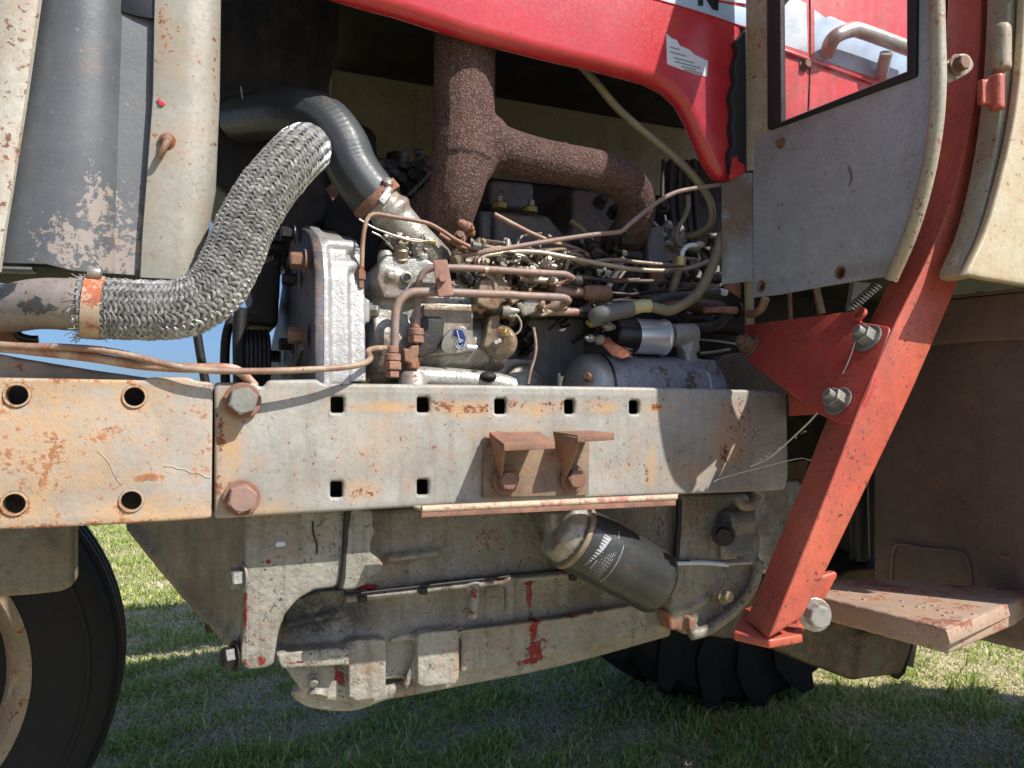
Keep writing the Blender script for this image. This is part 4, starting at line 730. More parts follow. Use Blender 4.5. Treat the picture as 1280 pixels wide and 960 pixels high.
tube('wiring_conduit', PT(zC((765, 90), (768, 170), (740, 260), (695, 340), (675, 410), (690, 470), (740, 505), (820, 520), (860, 520)), 1.04), .0042, M_cable)
tube('ground_strap', PT(zG((245, 190), (320, 185), (400, 195), (430, 205)), .985), .0022, M_linew); lathe('strap_spacer', P(762, 384, .98), (0, 0, 1), [(-.004, .0045), (.006, .0045)], M_sleeve, None, 12)
for i in range(6): tube('loom_wire', PT([(610 + i * 22, 352 + rng.uniform(-4, 6), 1.05), (660 + i * 22, 362 + rng.uniform(-6, 8), 1.04), (720 + i * 18, 372 + rng.uniform(-8, 8), 1.05), (800 + i * 14, 366 + rng.uniform(-8, 12), 1.08)]), .003, random.choice([M_lined, M_grimedark, M_line]))

# ------------------------------------------------------------ dense small castings and unions round the pump and head
def cluster(name, region, Yr, n, mat, smin=.003, smax=.010, voxel=.0021):
    pr = []; x0, y0, x1, y1 = region
    for i in range(n):
        x = rng.uniform(x0, x1); y = rng.uniform(y0, y1); Y = rng.uniform(*Yr); c = P(x, y, Y); k = rng.random(); s = rng.uniform(smin, smax)
        if k < .45:
            ax_ = Vector(rng.normal(0, 1, 3)) + Vector((0, -.6, .5)); pr.append(('lathe', c, ax_, [(0, s), (s * .7, s), (s * .75, s * .6), (s * 1.8, s * .6), (s * 1.85, s * .85), (s * 2.5, s * .85)]))
        elif k < .75:
            d = Vector((rng.uniform(.5, 2.2) * s, rng.uniform(.5, 1) * s, rng.uniform(.4, 1.3) * s)); pr.append(('box', c - d, c + d))
        else: pr.append(('tube', [c, c + Vector(rng.normal(0, 1, 3)) * s * 1.6, c + Vector(rng.normal(0, 1, 3)) * s * 3], s * .4))
    return cast(name, pr, mat, parent=ip, voxel=voxel, it=1)
cluster('pump_linkage_castings', (556, 322, 716, 346), (1.02, 1.07), 70, M_silver2)
cluster('pump_side_fittings', (560, 352, 705, 392), (1.0, 1.05), 60, M_oily)
cluster('injector_unions', (560, 300, 700, 330), (1.05, 1.10), 46, M_linew, .002, .006, .0018)
cluster('dark_linkage', (600, 330, 740, 395), (1.06, 1.10), 60, M_boltd)
cluster('pump_top_levers', (478, 296, 545, 326), (1.0, 1.04), 34, M_silver2, .002, .006, .0018)
cluster('rear_head_fittings', (720, 290, 905, 350), (1.09, 1.14), 60, M_silver2, .004, .014, .003)
cluster('rear_side_castings', (735, 330, 870, 395), (1.08, 1.13), 60, M_block, .004, .014, .003)
cluster('dark_rear_fittings', (735, 300, 905, 420), (1.06, 1.12), 70, M_grimedark, .004, .012, .003)
cluster('valve_train_debris', (475, 205, 550, 300), (1.26, 1.34), 50, M_blue, .004, .014, .003)
cluster('block_side_bosses', (575, 400, 660, 450), (1.08, 1.12), 20, M_boltd, .004, .010, .0025)
for (x, y, m) in ((766, 268, M_boltd), (792, 246, M_boltd), (748, 255, M_grimedark), (828, 262, M_grimedark), (806, 300, M_blue), (866, 330, M_boltr), (700, 398, M_boltd)):
    lathe('union_nut', P(x, y, 1.12), (rng.normal(0, .4), -1, .3), [(0, .012), (.010, .012), (.011, .008), (.022, .008)], m, None, 6, 20)
# ------------------------------------------------------------ lower castings
sup = cast('front_support_casting', [
    ('prism', [P(150, 640, 1.30), P(165, 660, 1.30), P(232, 742, 1.14), P(300, 812, .985), P(312, 700, .965), P(312, 636, .965)], Vector((.05, .10, 0))),
    ('tube', [P(165, 655, 1.30), P(232, 735, 1.14), P(300, 806, .99)], .012)], M_olive, voxel=.006, it=5)
fl = cast('engine_front_flange', [pre([(305, 636), (440, 636), (438, 700), (432, 728), (415, 735), (392, 738), (372, 750), (357, 768), (350, 785), (346, 806), (343, 830), (334, 835), (308, 838), (300, 826), (303, 800), (306, 740)], .955, .10)], M_pan, voxel=.0035, it=3)
plate('flange_slot_mark', rnd([(345, 677), (357, 677), (357, 683), (344, 684)], 2, 1), M_white, .9535, th=.003, bev=.001, parent=fl)
tube('oil_run', PT([(391, 652), (392, 668), (396, 680), (396, 692)], .954), .0012, M_gasket, fl)
for (x, y, Y, m) in ((298, 722, .965, M_boltg), (268, 778, 1.06, M_boltd), (289, 820, .975, M_boltd)):
    bolt(sup, P(x + 6, y, Y), (-1, -.25, 0), .0125, m, h=.012)
cast('pan_rib_post', [pre([(438, 636), (466, 636), (467, 664), (463, 690), (476, 700), (478, 708), (476, 716), (462, 722), (456, 732), (440, 738), (428, 738), (430, 700)], .948, .05), ('ball', P(466, 664, .952), (.004, .006, .004)), ('tube', [P(464, 708, .953), P(478, 710, .953)], .006)], M_pan, voxel=.003, it=3)
tube('black_gasket_seam', PT([(434, 640), (432, 680), (430, 712), (426, 735)], .952), .0042, M_gasket)
up = cast('crankcase_side', [pre([(440, 636), (860, 620), (862, 712), (700, 715), (560, 727), (430, 745)], 1.003, .10), pre([(470, 636), (560, 636), (552, 686), (476, 692)], 1.0, .03), ('tube', [P(480, 700, .995), P(530, 694, .995), P(550, 690, .998)], .005)], M_pan, voxel=.0045, it=4)
lip = cast('pan_gasket_lip', [('prism', [P(432, 745, .985), P(560, 731, .985), P(700, 716, .985), P(862, 703, .985), P(862, 711, .985), P(700, 723, .985), P(560, 739, .985), P(432, 755, .985)], Vector((0, .04, 0))),
    ('tube', PT([(592, 726), (591, 768)], .988), .0085), ('ball', P(591, 768, .988), (.0088, .0088, .007)), ('tube', PT([(637, 720), (637, 762)], .988), .0085), ('ball', P(637, 762, .988), (.0088, .0088, .007)), ('prism', [P(582, 728, .985), P(650, 721, .985), P(650, 730, .985), P(582, 736, .985)], Vector((0, .03, 0)))], M_pan, voxel=.003, it=2)
for (x, y) in ((453, 749), (529, 739), (716, 722)): lathe('pan_stud', P(x, y, .982), (0, 0, -1), [(-.004, .006), (.003, .006), (.004, .004)], M_gasket, lip, 10)
tube('gasket_edge', PT([(430, 744), (560, 729), (700, 714), (862, 701)], .984), .0016, M_gasket, lip)
SY = 1.05
sump = cast('oil_sump', [
    ('prism', PT([(352, 800), (356, 766), (372, 748), (400, 738), (560, 731), (700, 716), (850, 704), (842, 760), (834, 787), (700, 825), (577, 848), (440, 850), (356, 835)], SY), Vector((0, .22, 0))),
    pre([(345, 817), (436, 809), (437, 832), (352, 836)], SY - .034, .08),                       # front shelf
    pre([(435, 803), (450, 799), (480, 799), (483, 803), (483, 866), (474, 873), (446, 877), (436, 872)], SY - .024, .10),   # first pocket
    pre([(521, 795), (526, 790), (570, 787), (575, 791), (575, 848), (569, 856), (530, 859), (522, 856)], SY - .024, .10),   # second pocket
    ('tube', PT([(487, 801), (505, 797), (518, 797), (522, 804), (519, 822), (512, 842), (507, 860)], SY - .010), .0042),
    pre([(577, 790), (700, 775), (838, 751), (835, 783), (700, 818), (577, 842)], SY - .014, .05),
    ('prism', [P(577, 788, SY - .022), P(700, 773, SY - .022), P(838, 748, SY - .022), P(838, 752, SY - .022), P(700, 777, SY - .022), P(577, 792, SY - .022)], Vector((0, .03, 0))),
    ('prism', PT([(356, 834), (437, 830), (470, 862), (466, 874), (442, 879), (405, 876), (384, 870), (368, 852)], SY - .005), Vector((0, .10, 0))),
    ('tube', PT([(356, 782), (385, 775), (430, 766)], SY - .001), .005),
    ('tube', PT([(372, 858), (388, 872), (440, 877), (480, 864), (520, 857), (577, 846), (700, 822), (834, 786)], SY + .015), .012)], M_sump, voxel=.003, it=2)
bolt(sump, P(393, 850, SY - .008), (-.3, -1, -.4), .006, M_boltg); lathe('drain_plug', P(398, 863, SY), (-.3, -.6, -1), [(0, .014), (.008, .014), (.010, .010)], M_pan, sump, 14)
# --- bell housing to the right
bell = cast('bell_housing', [pre([(846, 618), (935, 616), (946, 640), (952, 680), (948, 704), (846, 706)], .99, .12), ('tube', [P(905, 655, .985), P(935, 650, .985)], .022), pre([(902, 664), (922, 664), (924, 700), (902, 700)], .975, .05),
    pre([(842, 706), (945, 704), (938, 740), (915, 765), (890, 782), (858, 795), (838, 770)], 1.0, .12),
    ('tube', PT([(950, 700, .985), (940, 735, .985), (915, 765, .985), (885, 787, .985), (862, 794, .985)]), .009), ('tube', PT([(905, 712, 1.0), (896, 735, 1.0), (872, 757, 1.0), (845, 764, 1.0)]), .006)], M_pan, voxel=.004, it=3)
tube('white_seam', PT([(843, 704), (880, 703.5), (910, 706)], .984), .0035, M_white, bell, 8); tube('flaking_seam', PT([(908, 705), (938, 703)], .982), .0028, M_zinc, bell, 8)
cast('boss_cover', [('tube', [P(905, 650, .975), P(936, 647, .98)], .017), pre([(903, 650), (938, 648), (944, 668), (942, 694), (912, 696), (904, 672)], .972, .04)], paint('dark grey casting', (.15, .155, .16), (.10, .105, .11), rust=.2, rough=.25, bump=.5, cast=.5), parent=bell, voxel=.003, it=4)
bolt(bell, P(904, 668, .965), (-.7, -1, 0), .0125, M_boltd); bolt(bell, P(906, 744, .975), FACE, .009, M_oily)
tube('black_seam', PT([(849, 624), (848, 660), (845, 700)], .988), .0045, M_gasket, bell)
tube('rail_end_clip', PT([(921, 622, .93), (928, 632, .925), (940, 632, .925), (948, 622, .93)]), .007, M_oily)
cast('gearbox_side', [pre([(942, 605), (1000, 600), (1020, 640), (1000, 700), (955, 720), (945, 700)], 1.02, .12)], M_silver2, voxel=.006, it=3)
cast('gearbox_lower', [pre([(930, 740), (1120, 700), (1145, 760), (1130, 800), (1100, 838), (1068, 852), (1000, 826), (960, 806), (880, 796), (840, 785)], 1.12, .35), pre([(1080, 790), (1145, 780), (1140, 815), (1128, 845), (1072, 850)], 1.10, .2)], paint('dark grimy casting', (.13, .115, .075), (.06, .052, .038), rust=.3, rough=.5, bump=.8, cast=1.2, castscale=40, dirt=.8, dirtcol=(.03, .024, .018), dlo=.4), voxel=.008, it=4)
plate('gearbox_flap', [(1136, 783), (1148, 788), (1132, 842), (1124, 850), (1118, 846)], M_boltd, 1.3, th=.02, bev=.003)
plate('white_pole', [(1136, 775), (1152, 780), (1142, 835), (1128, 830)], M_zinc, 1.5, th=.01, bev=.003)
cast('rust_flange', [pre([(835, 765), (858, 760), (866, 782), (858, 790), (838, 788)], 1.0, .03), pre([(860, 770), (872, 774), (872, 788), (862, 790)], .99, .03)], M_rusty, voxel=.003, it=3)

# --- oil filter
fa = P(706, 664, .935); fb = P(813, 724, .925); fd = (fb - fa).normalized(); FL = (fb - fa).length; FR = .0455
ff = lathe('oil_filter', fa + fd * .018, fd, [(0, FR * .96), (.002, FR), (.006, FR * 1.01), (FL - .016, FR * 1.0), (FL - .010, FR * .985), (FL - .005, FR * .95), (FL - .002, FR * .88), (FL - .001, FR * .82), (FL - .003, FR * .3)], M_fcan, None, 64)
lathe('rolled_seam', fa + fd * .010, fd, [(0, FR * .9), (.001, FR * 1.03), (.006, FR * 1.045), (.009, FR * 1.0)], M_oily, ff, 48)
cast('filter_head', [('lathe', fa + fd * -.018, fd, [(0, FR * .5), (.004, FR * .85), (.018, FR * .92), (.028, FR * .94)]), pre([(688, 640), (735, 636), (740, 652), (690, 664)], .93, .08)], M_silver2, parent=ff, voxel=.0035, it=3)
q = fd.to_track_quat('Z', 'Y')
def onfilter(t, a, r=FR * 1.004): return fa + fd * t + q @ Vector((math.cos(a) * r, math.sin(a) * r, 0))
# angle on the can that faces the camera
def ang_of(v): v = q.inverted() @ Vector(v); return math.atan2(v.y, v.x)
af = ang_of((-.2, -1, 0)); au = ang_of((-.3, -.55, 1)); sg = 1 if ((au - af + math.pi) % (2 * math.pi) - math.pi) > 0 else -1
def patch(name, t0, t1, a0, a1, mat, r=FR * 1.006, skew=0, n=16):
    bm = bmesh.new(); V = []
    for i in range(n + 1):
        a = af + sg * (a0 + (a1 - a0) * i / n); s = skew * i / n
        V.append([bm.verts.new(onfilter(t0 + s, a, r)), bm.verts.new(onfilter(t1 + s * .3, a, r)), bm.verts.new(onfilter(t1 + s * .3, a, FR * .98)), bm.verts.new(onfilter(t0 + s, a, FR * .98))])
    for A, B in zip(V, V[1:]):
        for k in range(4): j = (k + 1) % 4; bm.faces.new((A[k], A[j], B[j], B[k]))
    bm.faces.new(V[0]); bm.faces.new(V[-1][::-1])
    return link(name, bm_mesh(name, bm), mat, ff, smooth=30)
patch('printed_label', .028, .064, -.1, 1.5, M_flabel)
for k, (t, a0, a1) in enumerate([(.0415, -.75, .1), (.0445, -.7, -.1), (.048, -.62, .0), (.0505, -.75, .05), (.053, -.6, .1), (.0555, -.7, .15), (.058, -.8, .2)]): patch('print_line', t, t + .0007, a0, a1, M_fprint, FR * 1.008, .0, 8)
patch('print_rule', .028, .0287, -.9, .5, M_fprint, FR * 1.009, .018); patch('print_rule', .066, .0667, -.9, .5, M_fprint, FR * 1.009, 0)
for k in range(5): patch('print_glyph', .0385 + .0001 * k, .0415, -.60 + k * .07, -.565 + k * .07, M_fprint, FR * 1.009, 0, 2)
for k in range(4): patch('print_glyph', .055, .0572, .62 + k * .07, .65 + k * .07, M_fprint, FR * 1.009, 0, 2)

# ------------------------------------------------------------ cab, post, door, tank, step
pa = P(940, 200, .93); pb = Vector((P(1130, 200, .675).x, .675, pa.z)); nn = (pb - pa).cross(Vector((0, 0, 1))).normalized()
if nn.y > 0: nn = -nn
CP = Pl(pa, nn)
win = [(974, -60), (976, 152), (1133, 89), (1133, -60)]
edge = curve2([(1168, -260), (1168, -60), (1170, 40), (1171, 110), (1166, 170), (1154, 230), (1136, 290), (1112, 346)])
cabp = plate('cab_front_panel', [(936, -260)] + edge + [(1104, 346), (1030, 358), (975, 368), (941, 372), (941, 175), (938, 160), (936, 100)], M_cab, CP, th=.004, bev=.001, holes=[win, (1051, 341, 5.5), (952, 358, 5)])
fr_ = CP.shift(-.006)
plate('window_gasket', rnd([(957, -90), (958.5, 163), (1144, 95), (1146, -90)], 4, 2), M_rubber, fr_, th=.012, bev=.003, holes=[win], parent=cabp)
mg = bpy.data.materials.new('dusty window glass'); mg.use_nodes = True; N = mg.node_tree.nodes; L_ = mg.node_tree.links
b_ = N['Principled BSDF']; b_.inputs['Transmission Weight'].default_value = 1; b_.inputs['Roughness'].default_value = 0; b_.inputs['IOR'].default_value = 1.45; b_.inputs['Base Color'].default_value = (.93, .95, .95, 1)
tr = N.new('ShaderNodeBsdfTransparent'); df = N.new('ShaderNodeBsdfDiffuse'); df.inputs[0].default_value = (.6, .58, .52, 1); gl = N.new('ShaderNodeBsdfGlossy'); gl.inputs['Roughness'].default_value = .02
nz = N.new('ShaderNodeTexNoise'); nz.inputs['Scale'].default_value = 35; nz.inputs['Detail'].default_value = 8; tcn = N.new('ShaderNodeTexCoord'); L_.new(tcn.outputs['Object'], nz.inputs[0])
mr = N.new('ShaderNodeMapRange'); mr.inputs[1].default_value = .42; mr.inputs[2].default_value = .8; mr.inputs[3].default_value = .01; mr.inputs[4].default_value = .28; L_.new(nz.outputs[0], mr.inputs[0])
m1 = N.new('ShaderNodeMixShader'); L_.new(mr.outputs[0], m1.inputs[0]); L_.new(tr.outputs[0], m1.inputs[1]); L_.new(df.outputs[0], m1.inputs[2])
fz = N.new('ShaderNodeFresnel'); fz.inputs[0].default_value = 1.45; m2 = N.new('ShaderNodeMixShader'); geo_ = N.new('ShaderNodeNewGeometry'); mu_ = N.new('ShaderNodeMath'); mu_.operation = 'SUBTRACT'; mu_.use_clamp = True; L_.new(fz.outputs[0], mu_.inputs[0]); L_.new(geo_.outputs['Backfacing'], mu_.inputs[1]); L_.new(mu_.outputs[0], m2.inputs[0]); L_.new(m1.outputs[0], m2.inputs[1]); L_.new(gl.outputs[0], m2.inputs[2])
L_.new(m2.outputs[0], N['Material Output'].inputs[0]); N.remove(b_)
plate('window_glass', [(972, -62), (974, 154), (1135, 91), (1135, -62)], mg, CP.shift(.001), th=.003, bev=.0001, parent=cabp)
for (x, y) in ((977, 179),): bolt(cabp, CP.at(x, y), CP.n, .0055, M_boltr)
for (x, y) in ((1051, 341), (952, 358)):
    lathe('rusty_grommet', CP.at(x, y), CP.n, [(-.012, .0085), (.001, .009), (.002, .008), (.0, .0065), (-.012, .0062)], M_boltr, cabp, 18)
# beaded edge along the panel
bd = [CP.at(x + 3, y) + CP.n * .004 for x, y in curve2([(1168, -260), (1170, -60), (1172, 40), (1173, 108), (1168, 170), (1156, 232), (1138, 292), (1113, 350)])]
tube('beaded_edge', bd, .0085, M_bead, cabp, 12, .01)
ribbon('panel_shade_flange', [[p + Vector((.004, .004, 0)) for p in bd[::4]], [p + Vector((.062, .056, 0)) for p in bd[::4]]], .003, M_gasket, cabp)  # black flange added behind the bead to keep sun off the rail
tube('paint_scratch', [CP.shift(-.0026).at(*p) for p in ((1060, 208), (1063, 216), (1064, 224), (1061, 232))], .0009, M_boltr, cabp, 6)
colp = Pl(CP.at(934, 100), (-.30, -1, 0))
plate('cab_side_strip', [(931, -260), (958, -260), (959, 165), (942, 175), (941, 212), (933, 214)], M_bead, CP.shift(-.001), th=.004, bev=.001)
plate('cab_corner_flap', [(902, 230), (931, 216), (941, 216), (941, 351), (902, 356)], M_flag, Pl(CP.at(941, 300), (-.5, -1, 0)), th=.003, bev=.0008)
plate('red_torn_edge', [(912, 222), (916, 198), (921, 194), (924, 202), (931, 206), (932, 217), (922, 221), (914, 225)], M_red, HY - .016, th=.002, bev=.0003)
# window reflection built as objects: red panel, decal and grab rail behind glass
IP = Pl((0, 1.06, 0), (0, -1, 0))
cowl = plate('reflected_bonnet_panel', [(940, -120), (1160, -120), (1160, 190), (940, 190)], paint('reflected bonnet red', (.70, .05, .055), (.62, .045, .045), rust=.1, rough=.35, bump=.1, dirt=.3, dirtcol=(.5, .25, .22)), IP, th=.02, bev=.002)
I1 = IP.shift(-.0005)
plate('reflected_decal', [(960, -20), (1008, 4), (1010, 66), (960, 50)], M_white, I1, th=.002, bev=.0002, parent=cowl)
plate('reflected_decal', [(1018, 12), (1032, 22), (1038, 20), (1066, 32), (1100, 50), (1138, 62), (1138, 100), (1090, 96), (1018, 72)], M_decal, I1, th=.002, bev=.0002, parent=cowl)
quadprism('reflected_rib', [IP.at(960, 56), IP.at(1090, 102), IP.at(1090, 106), IP.at(960, 60)], (0, -.006, 0), M_red, cowl, .001)
tube('reflected_seam', [IP.shift(-.001).at(1012, -40), IP.shift(-.001).at(1013, 70), IP.shift(-.001).at(1009, 180)], .0014, M_boltd, cowl, 6)
bolt(cowl, IP.at(1005, 82), FACE, .008, M_boltr)
tube('reflected_grab_rail', [IP.shift(-.004).at(1033, 68), IP.shift(-.03).at(1042, 48), IP.shift(-.035).at(1062, 38), IP.shift(-.035).at(1080, 40), IP.shift(-.035).at(1150, 66)], .0135, M_zinc, None)
tube('reflected_rail_foot', [IP.shift(-.035).at(1108, 66), IP.shift(-.02).at(1104, 82), IP.shift(-.004).at(1102, 96)], .0115, M_zinc, None)

# post: slanted box section, curved towards the top
PF = .69; PB = .765; PO = Vector((.030, PB - PF, 0))
lf = [(1232, -260), (1230, -120), (1226, 0), (1224, 60), (1217, 130), (1203, 200), (1182, 270), (1154, 335), (1120, 402), (1078, 500), (1032, 620), (990, 725), (960, 800)]
rt = [(1262, -260), (1260, -120), (1254, 0), (1252, 60), (1250, 130), (1243, 200), (1228, 270), (1206, 335), (1185, 385), (1140, 490), (1088, 600), (1040, 700), (1004, 772)]
bm = bmesh.new(); sec = []
def dens(l): return curve2(l)
la = [P(x, y, PF) for x, y in lf]; ra = [P(x, y, PF) for x, y in rt]
la = smooth_path(la, .03); ra = smooth_path(ra, .03); n_ = 60
def res(p, n):
    d = [0]
    for a, b in zip(p, p[1:]): d.append(d[-1] + (b - a).length)
    return [Vector([np.interp(d[-1] * i / n, d, [q[k] for q in p]) for k in range(3)]) for i in range(n + 1)]
la = res(la, n_); ra = res(ra, n_)
rings = [[bm.verts.new(a), bm.verts.new(b), bm.verts.new(b + PO), bm.verts.new(a + PO)] for a, b in zip(la, ra)]
for A, B in zip(rings, rings[1:]):
    for k in range(4): j = (k + 1) % 4; bm.faces.new((A[k], A[j], B[j], B[k]))
bm.faces.new(rings[0]); bm.faces.new(rings[-1][::-1])
bmesh.ops.recalc_face_normals(bm, faces=bm.faces)
ed = [e for e in bm.edges if len(e.link_faces) == 2 and e.calc_face_angle(0) > R(40)]
bmesh.ops.bevel(bm, geom=ed, offset=.004, segments=3, affect='EDGES', profile=.5)
post = link('cab_post', bm_mesh('cab_post', bm), M_redpost, None, smooth=35)
# slanted face plane of the post
q1 = P(1120, 402, PF); q2 = P(990, 725, PF); SP = Pl(q1, (q1 - q2).cross(Vector((0, 1, 0))).normalized()); 
if SP.n.x > 0: SP = Pl(q1, -SP.n)
SPp = SP.shift(-.001)
gus = plate('gusset_plate', rnd([(929, 406), (1070, 388), (1074, 402), (1113, 408), (1108, 424), (1084, 492), (1066, 530), (1052, 530), (1020, 515), (932, 450)], 6, 3), paint('shaded red gusset', (.50, .07, .05), (.42, .05, .035), rust=.2, rough=.42, bump=.2, speck=.5, dirt=.3), SPp, th=.008, bev=.002, parent=post)
lathe('oval_hole_rim', SPp.at(1076, 394), SP.n, [(0, .010), (.0055, .010), (.0055, .007), (0, .006)], M_redpost, post, 20)
for (x, y, s) in ((1086, 424, 1), (1049, 503, 1)): bolt(post, SPp.at(x, y) + SP.n * .001, SP.n, .0135, M_boltg, h=.012, stud=True)
bolt(post, SPp.at(938, 434) + SP.n * .001, SP.n, .0135, M_boltr, h=.014, stud=True)
quadprism('inner_red_strut', PT([(985, 488, .88), (1040, 494, .82), (1028, 518, .82), (986, 520, .88)]), (.02, .02, 0), M_redpost, post, .001)
# foot
FZ = P(960, 803, PF).z
foot = quadprism('post_foot', [ZP(FZ).at(917, 790), ZP(FZ).at(962, 800), ZP(FZ).at(1003, 793), ZP(FZ).at(1003, 740), ZP(FZ).at(930, 760)], (0, 0, -.010), M_redpost, post, .002)
plate('foot_lug', rnd([(985, 800), (1012, 785), (1048, 720), (1046, 714), (1020, 722), (1000, 770)], 4, 2), M_redpost, .735, th=.012, bev=.003, parent=post)
bolt(post, P(1018, 768, .703), (-.35, -1, .05), .0135, M_zinc, h=.014, seg=8)
# lug and bolt near the top
plate('hinge_lug', rnd([(1174, 86), (1198, 66), (1212, 66), (1220, 82), (1212, 92), (1182, 106)], 8, 4), M_bead, .650, th=.008, bev=.003, parent=post); bolt(post, P(1196, 82, .644), FACE, .0095, M_boltr, h=.009)
# hinge
hin = cast('door_hinge', [('tube', PT([(1246, 94, .640), (1246, 137, .640)]), .0088), pre([(1228, 98), (1246, 98), (1246, 130), (1228, 130)], .645, .008)], M_redpost, voxel=.0025, it=2)
cast('hinge_pin_cover', [('tube', PT([(1252, 38, .64), (1252, 88, .64)]), .0112), ('ball', P(1252, 38, .64), (.011, .011, .010)), pre([(1252, 48), (1268, 48), (1268, 88), (1252, 88)], .645, .015)], M_bead, parent=hin, voxel=.0025, it=2)
# door
door = plate('door_panel', curve2([(1282, -260), (1282, -60), (1278, 60), (1268, 150), (1250, 230), (1232, 290), (1207, 343)]) + [(1240, 350), (1290, 358), (1420, 372), (1460, -260)], M_cream, .63, th=.012, bev=.004)
plate('door_return', curve2([(1262, -260), (1262, -60), (1258, 60), (1250, 150), (1236, 230), (1220, 290), (1201, 335), (1203, 345)]) + [(1212, 348), (1240, 292), (1262, 232), (1280, 150), (1292, 60), (1296, -60), (1296, -260)], M_bead, .645, th=.03, bev=.003, parent=door)
tube('door_seal', PT(curve2([(1259, -200), (1256, 0), (1250, 120), (1240, 200), (1222, 270), (1204, 320)]), .68), .006, M_rubber, door)
tube('panel_seal', PT(curve2([(1185, -200), (1183, 0), (1181, 110), (1176, 170), (1168, 220), (1158, 270)]), .80), .008, M_rubber)
coil('return_spring', P(1063, 386, .93), P(1098, 355, .90), .0065, .0016, 11, M_chrome); tube('spring_core', PT([(1063, 386, .93), (1098, 355, .90)]), .0035, M_boltd)
quadprism('white_mount', PT([(1068, 352), (1092, 350), (1064, 388), (1062, 388)], 1.0), (0, .01, 0), M_white, None)
tube('thin_pipe', PT([(987, 366, 1.0), (988, 400, 1.0)]), .004, M_copper); tube('thin_pipe', PT([(1020, 360, 1.0), (1027, 392, 1.0)]), .007, M_linew)
plate('bay_backdrop_panel', [(940, 330), (1110, 330), (1120, 560), (980, 580), (940, 480)], M_grimedark, 1.18, th=.02, bev=.002)

# brown fuel tank: front face and rim
TX = 1.03
tp = XP(TX)
tank = plate('tank_front', [(1091, 410), (1091, 730), (1160, 790), (1460, 830), (1460, 380), (1200, 405)], M_tank, tp, th=.7, bev=.006)
rimp = XP(TX - .02)
plate('tank_rim', [(1120, 380), (1203, 372), (1460, 345), (1460, 418), (1204, 427), (1160, 432), (1120, 434)], M_tank, rimp, th=.02, bev=.004, parent=tank)
quadprism('rim_top', [rimp.at(1120, 380), rimp.at(1460, 345), rimp.at(1460, 345) + Vector((.2, 0, 0)), rimp.at(1120, 380) + Vector((.2, 0, 0))], (0, 0, .004), M_tank, tank, .001)
tube('welded_patch_edge', [tp.shift(-.004).at(x, y) for x, y in ((1113, 730), (1116, 690), (1124, 680), (1150, 684), (1198, 690), (1210, 705), (1214, 735))], .0022, M_tank, tank, 8)
for (x, y, l) in ((1250, 695, 10),): tube('rust_run', [tp.shift(-.003).at(x, y), tp.shift(-.003).at(x + l, y + 3)], .003, M_rusty, tank, 6)
tube('dark_filler_hose', PT([(1180, 362, 1.2), (1240, 366, 1.2), (1290, 364, 1.2)]), .02, M_rubber); lathe('hose_nut', P(1222, 361, 1.0), FACE, [(0, .01), (.01, .01)], M_boltg, None, 6, 20)
plate('rear_dark_guard', [(1030, 500), (1095, 420), (1095, 760), (990, 760)], M_grimedark, 1.25, th=.02, bev=.002)
tube('guard_pipe', PT([(1072, 600, 1.15), (1074, 700, 1.15)]), .02, M_boltd)
quadprism('roof_shade_slab', [Vector((1.0, 1.15, 2.60)), Vector((2.6, 1.15, 2.60)), Vector((2.6, 1.92, 2.60)), Vector((1.0, 1.92, 2.60))], (0, 0, .06), M_cream, None)  # unseen slab, narrowed and placed to shade a band of grass
quadprism('cab_floor', [Vector((.92, .80, 1.13)), Vector((2.3, .80, 1.13)), Vector((2.3, 1.75, 1.13)), Vector((.92, 1.75, 1.13))], (0, 0, .03), M_grimedark, None)
# step
SZ = P(1018, 742, .79).z; zp = ZP(SZ)
stp = cast('cab_step', [('prism', [zp.at(1016, 743), zp.at(1185, 785), zp.at(1268, 753), zp.at(1290, 738), zp.at(1090, 722), zp.at(1046, 724)], Vector((0, 0, -.030)))], M_step, voxel=.0028, it=4)
quadprism('step_nose', [P(1183, 789, .583), P(1262, 754, .655), P(1268, 768, .655), P(1188, 806, .583)], (.002, .004, 0), M_step, stp, .001)
lathe('nose_hole', P(1251, 773 - 6, .6455), (-.3, -1, 0), [(0, .0028), (.0006, .0026)], M_black, stp, 12)
for i in range(14):
    x = rng.uniform(1050, 1220); y = 738 + (x - 1050) * .17 + rng.uniform(-4, 10)
    lathe('step_pimple', zp.at(x, y), (0, 0, 1), [(-.001, .003), (.0012, .0022), (.0014, .001)], M_step, stp, 8)
cast('step_support_beam', [('prism', PT([(1100, 735, 1.0), (1290, 748, .85), (1320, 830, .85), (1280, 815, .85), (1200, 795, .9), (1120, 780, 1.0)]), Vector((.05, .06, 0)))], M_tank, voxel=.006, it=2)

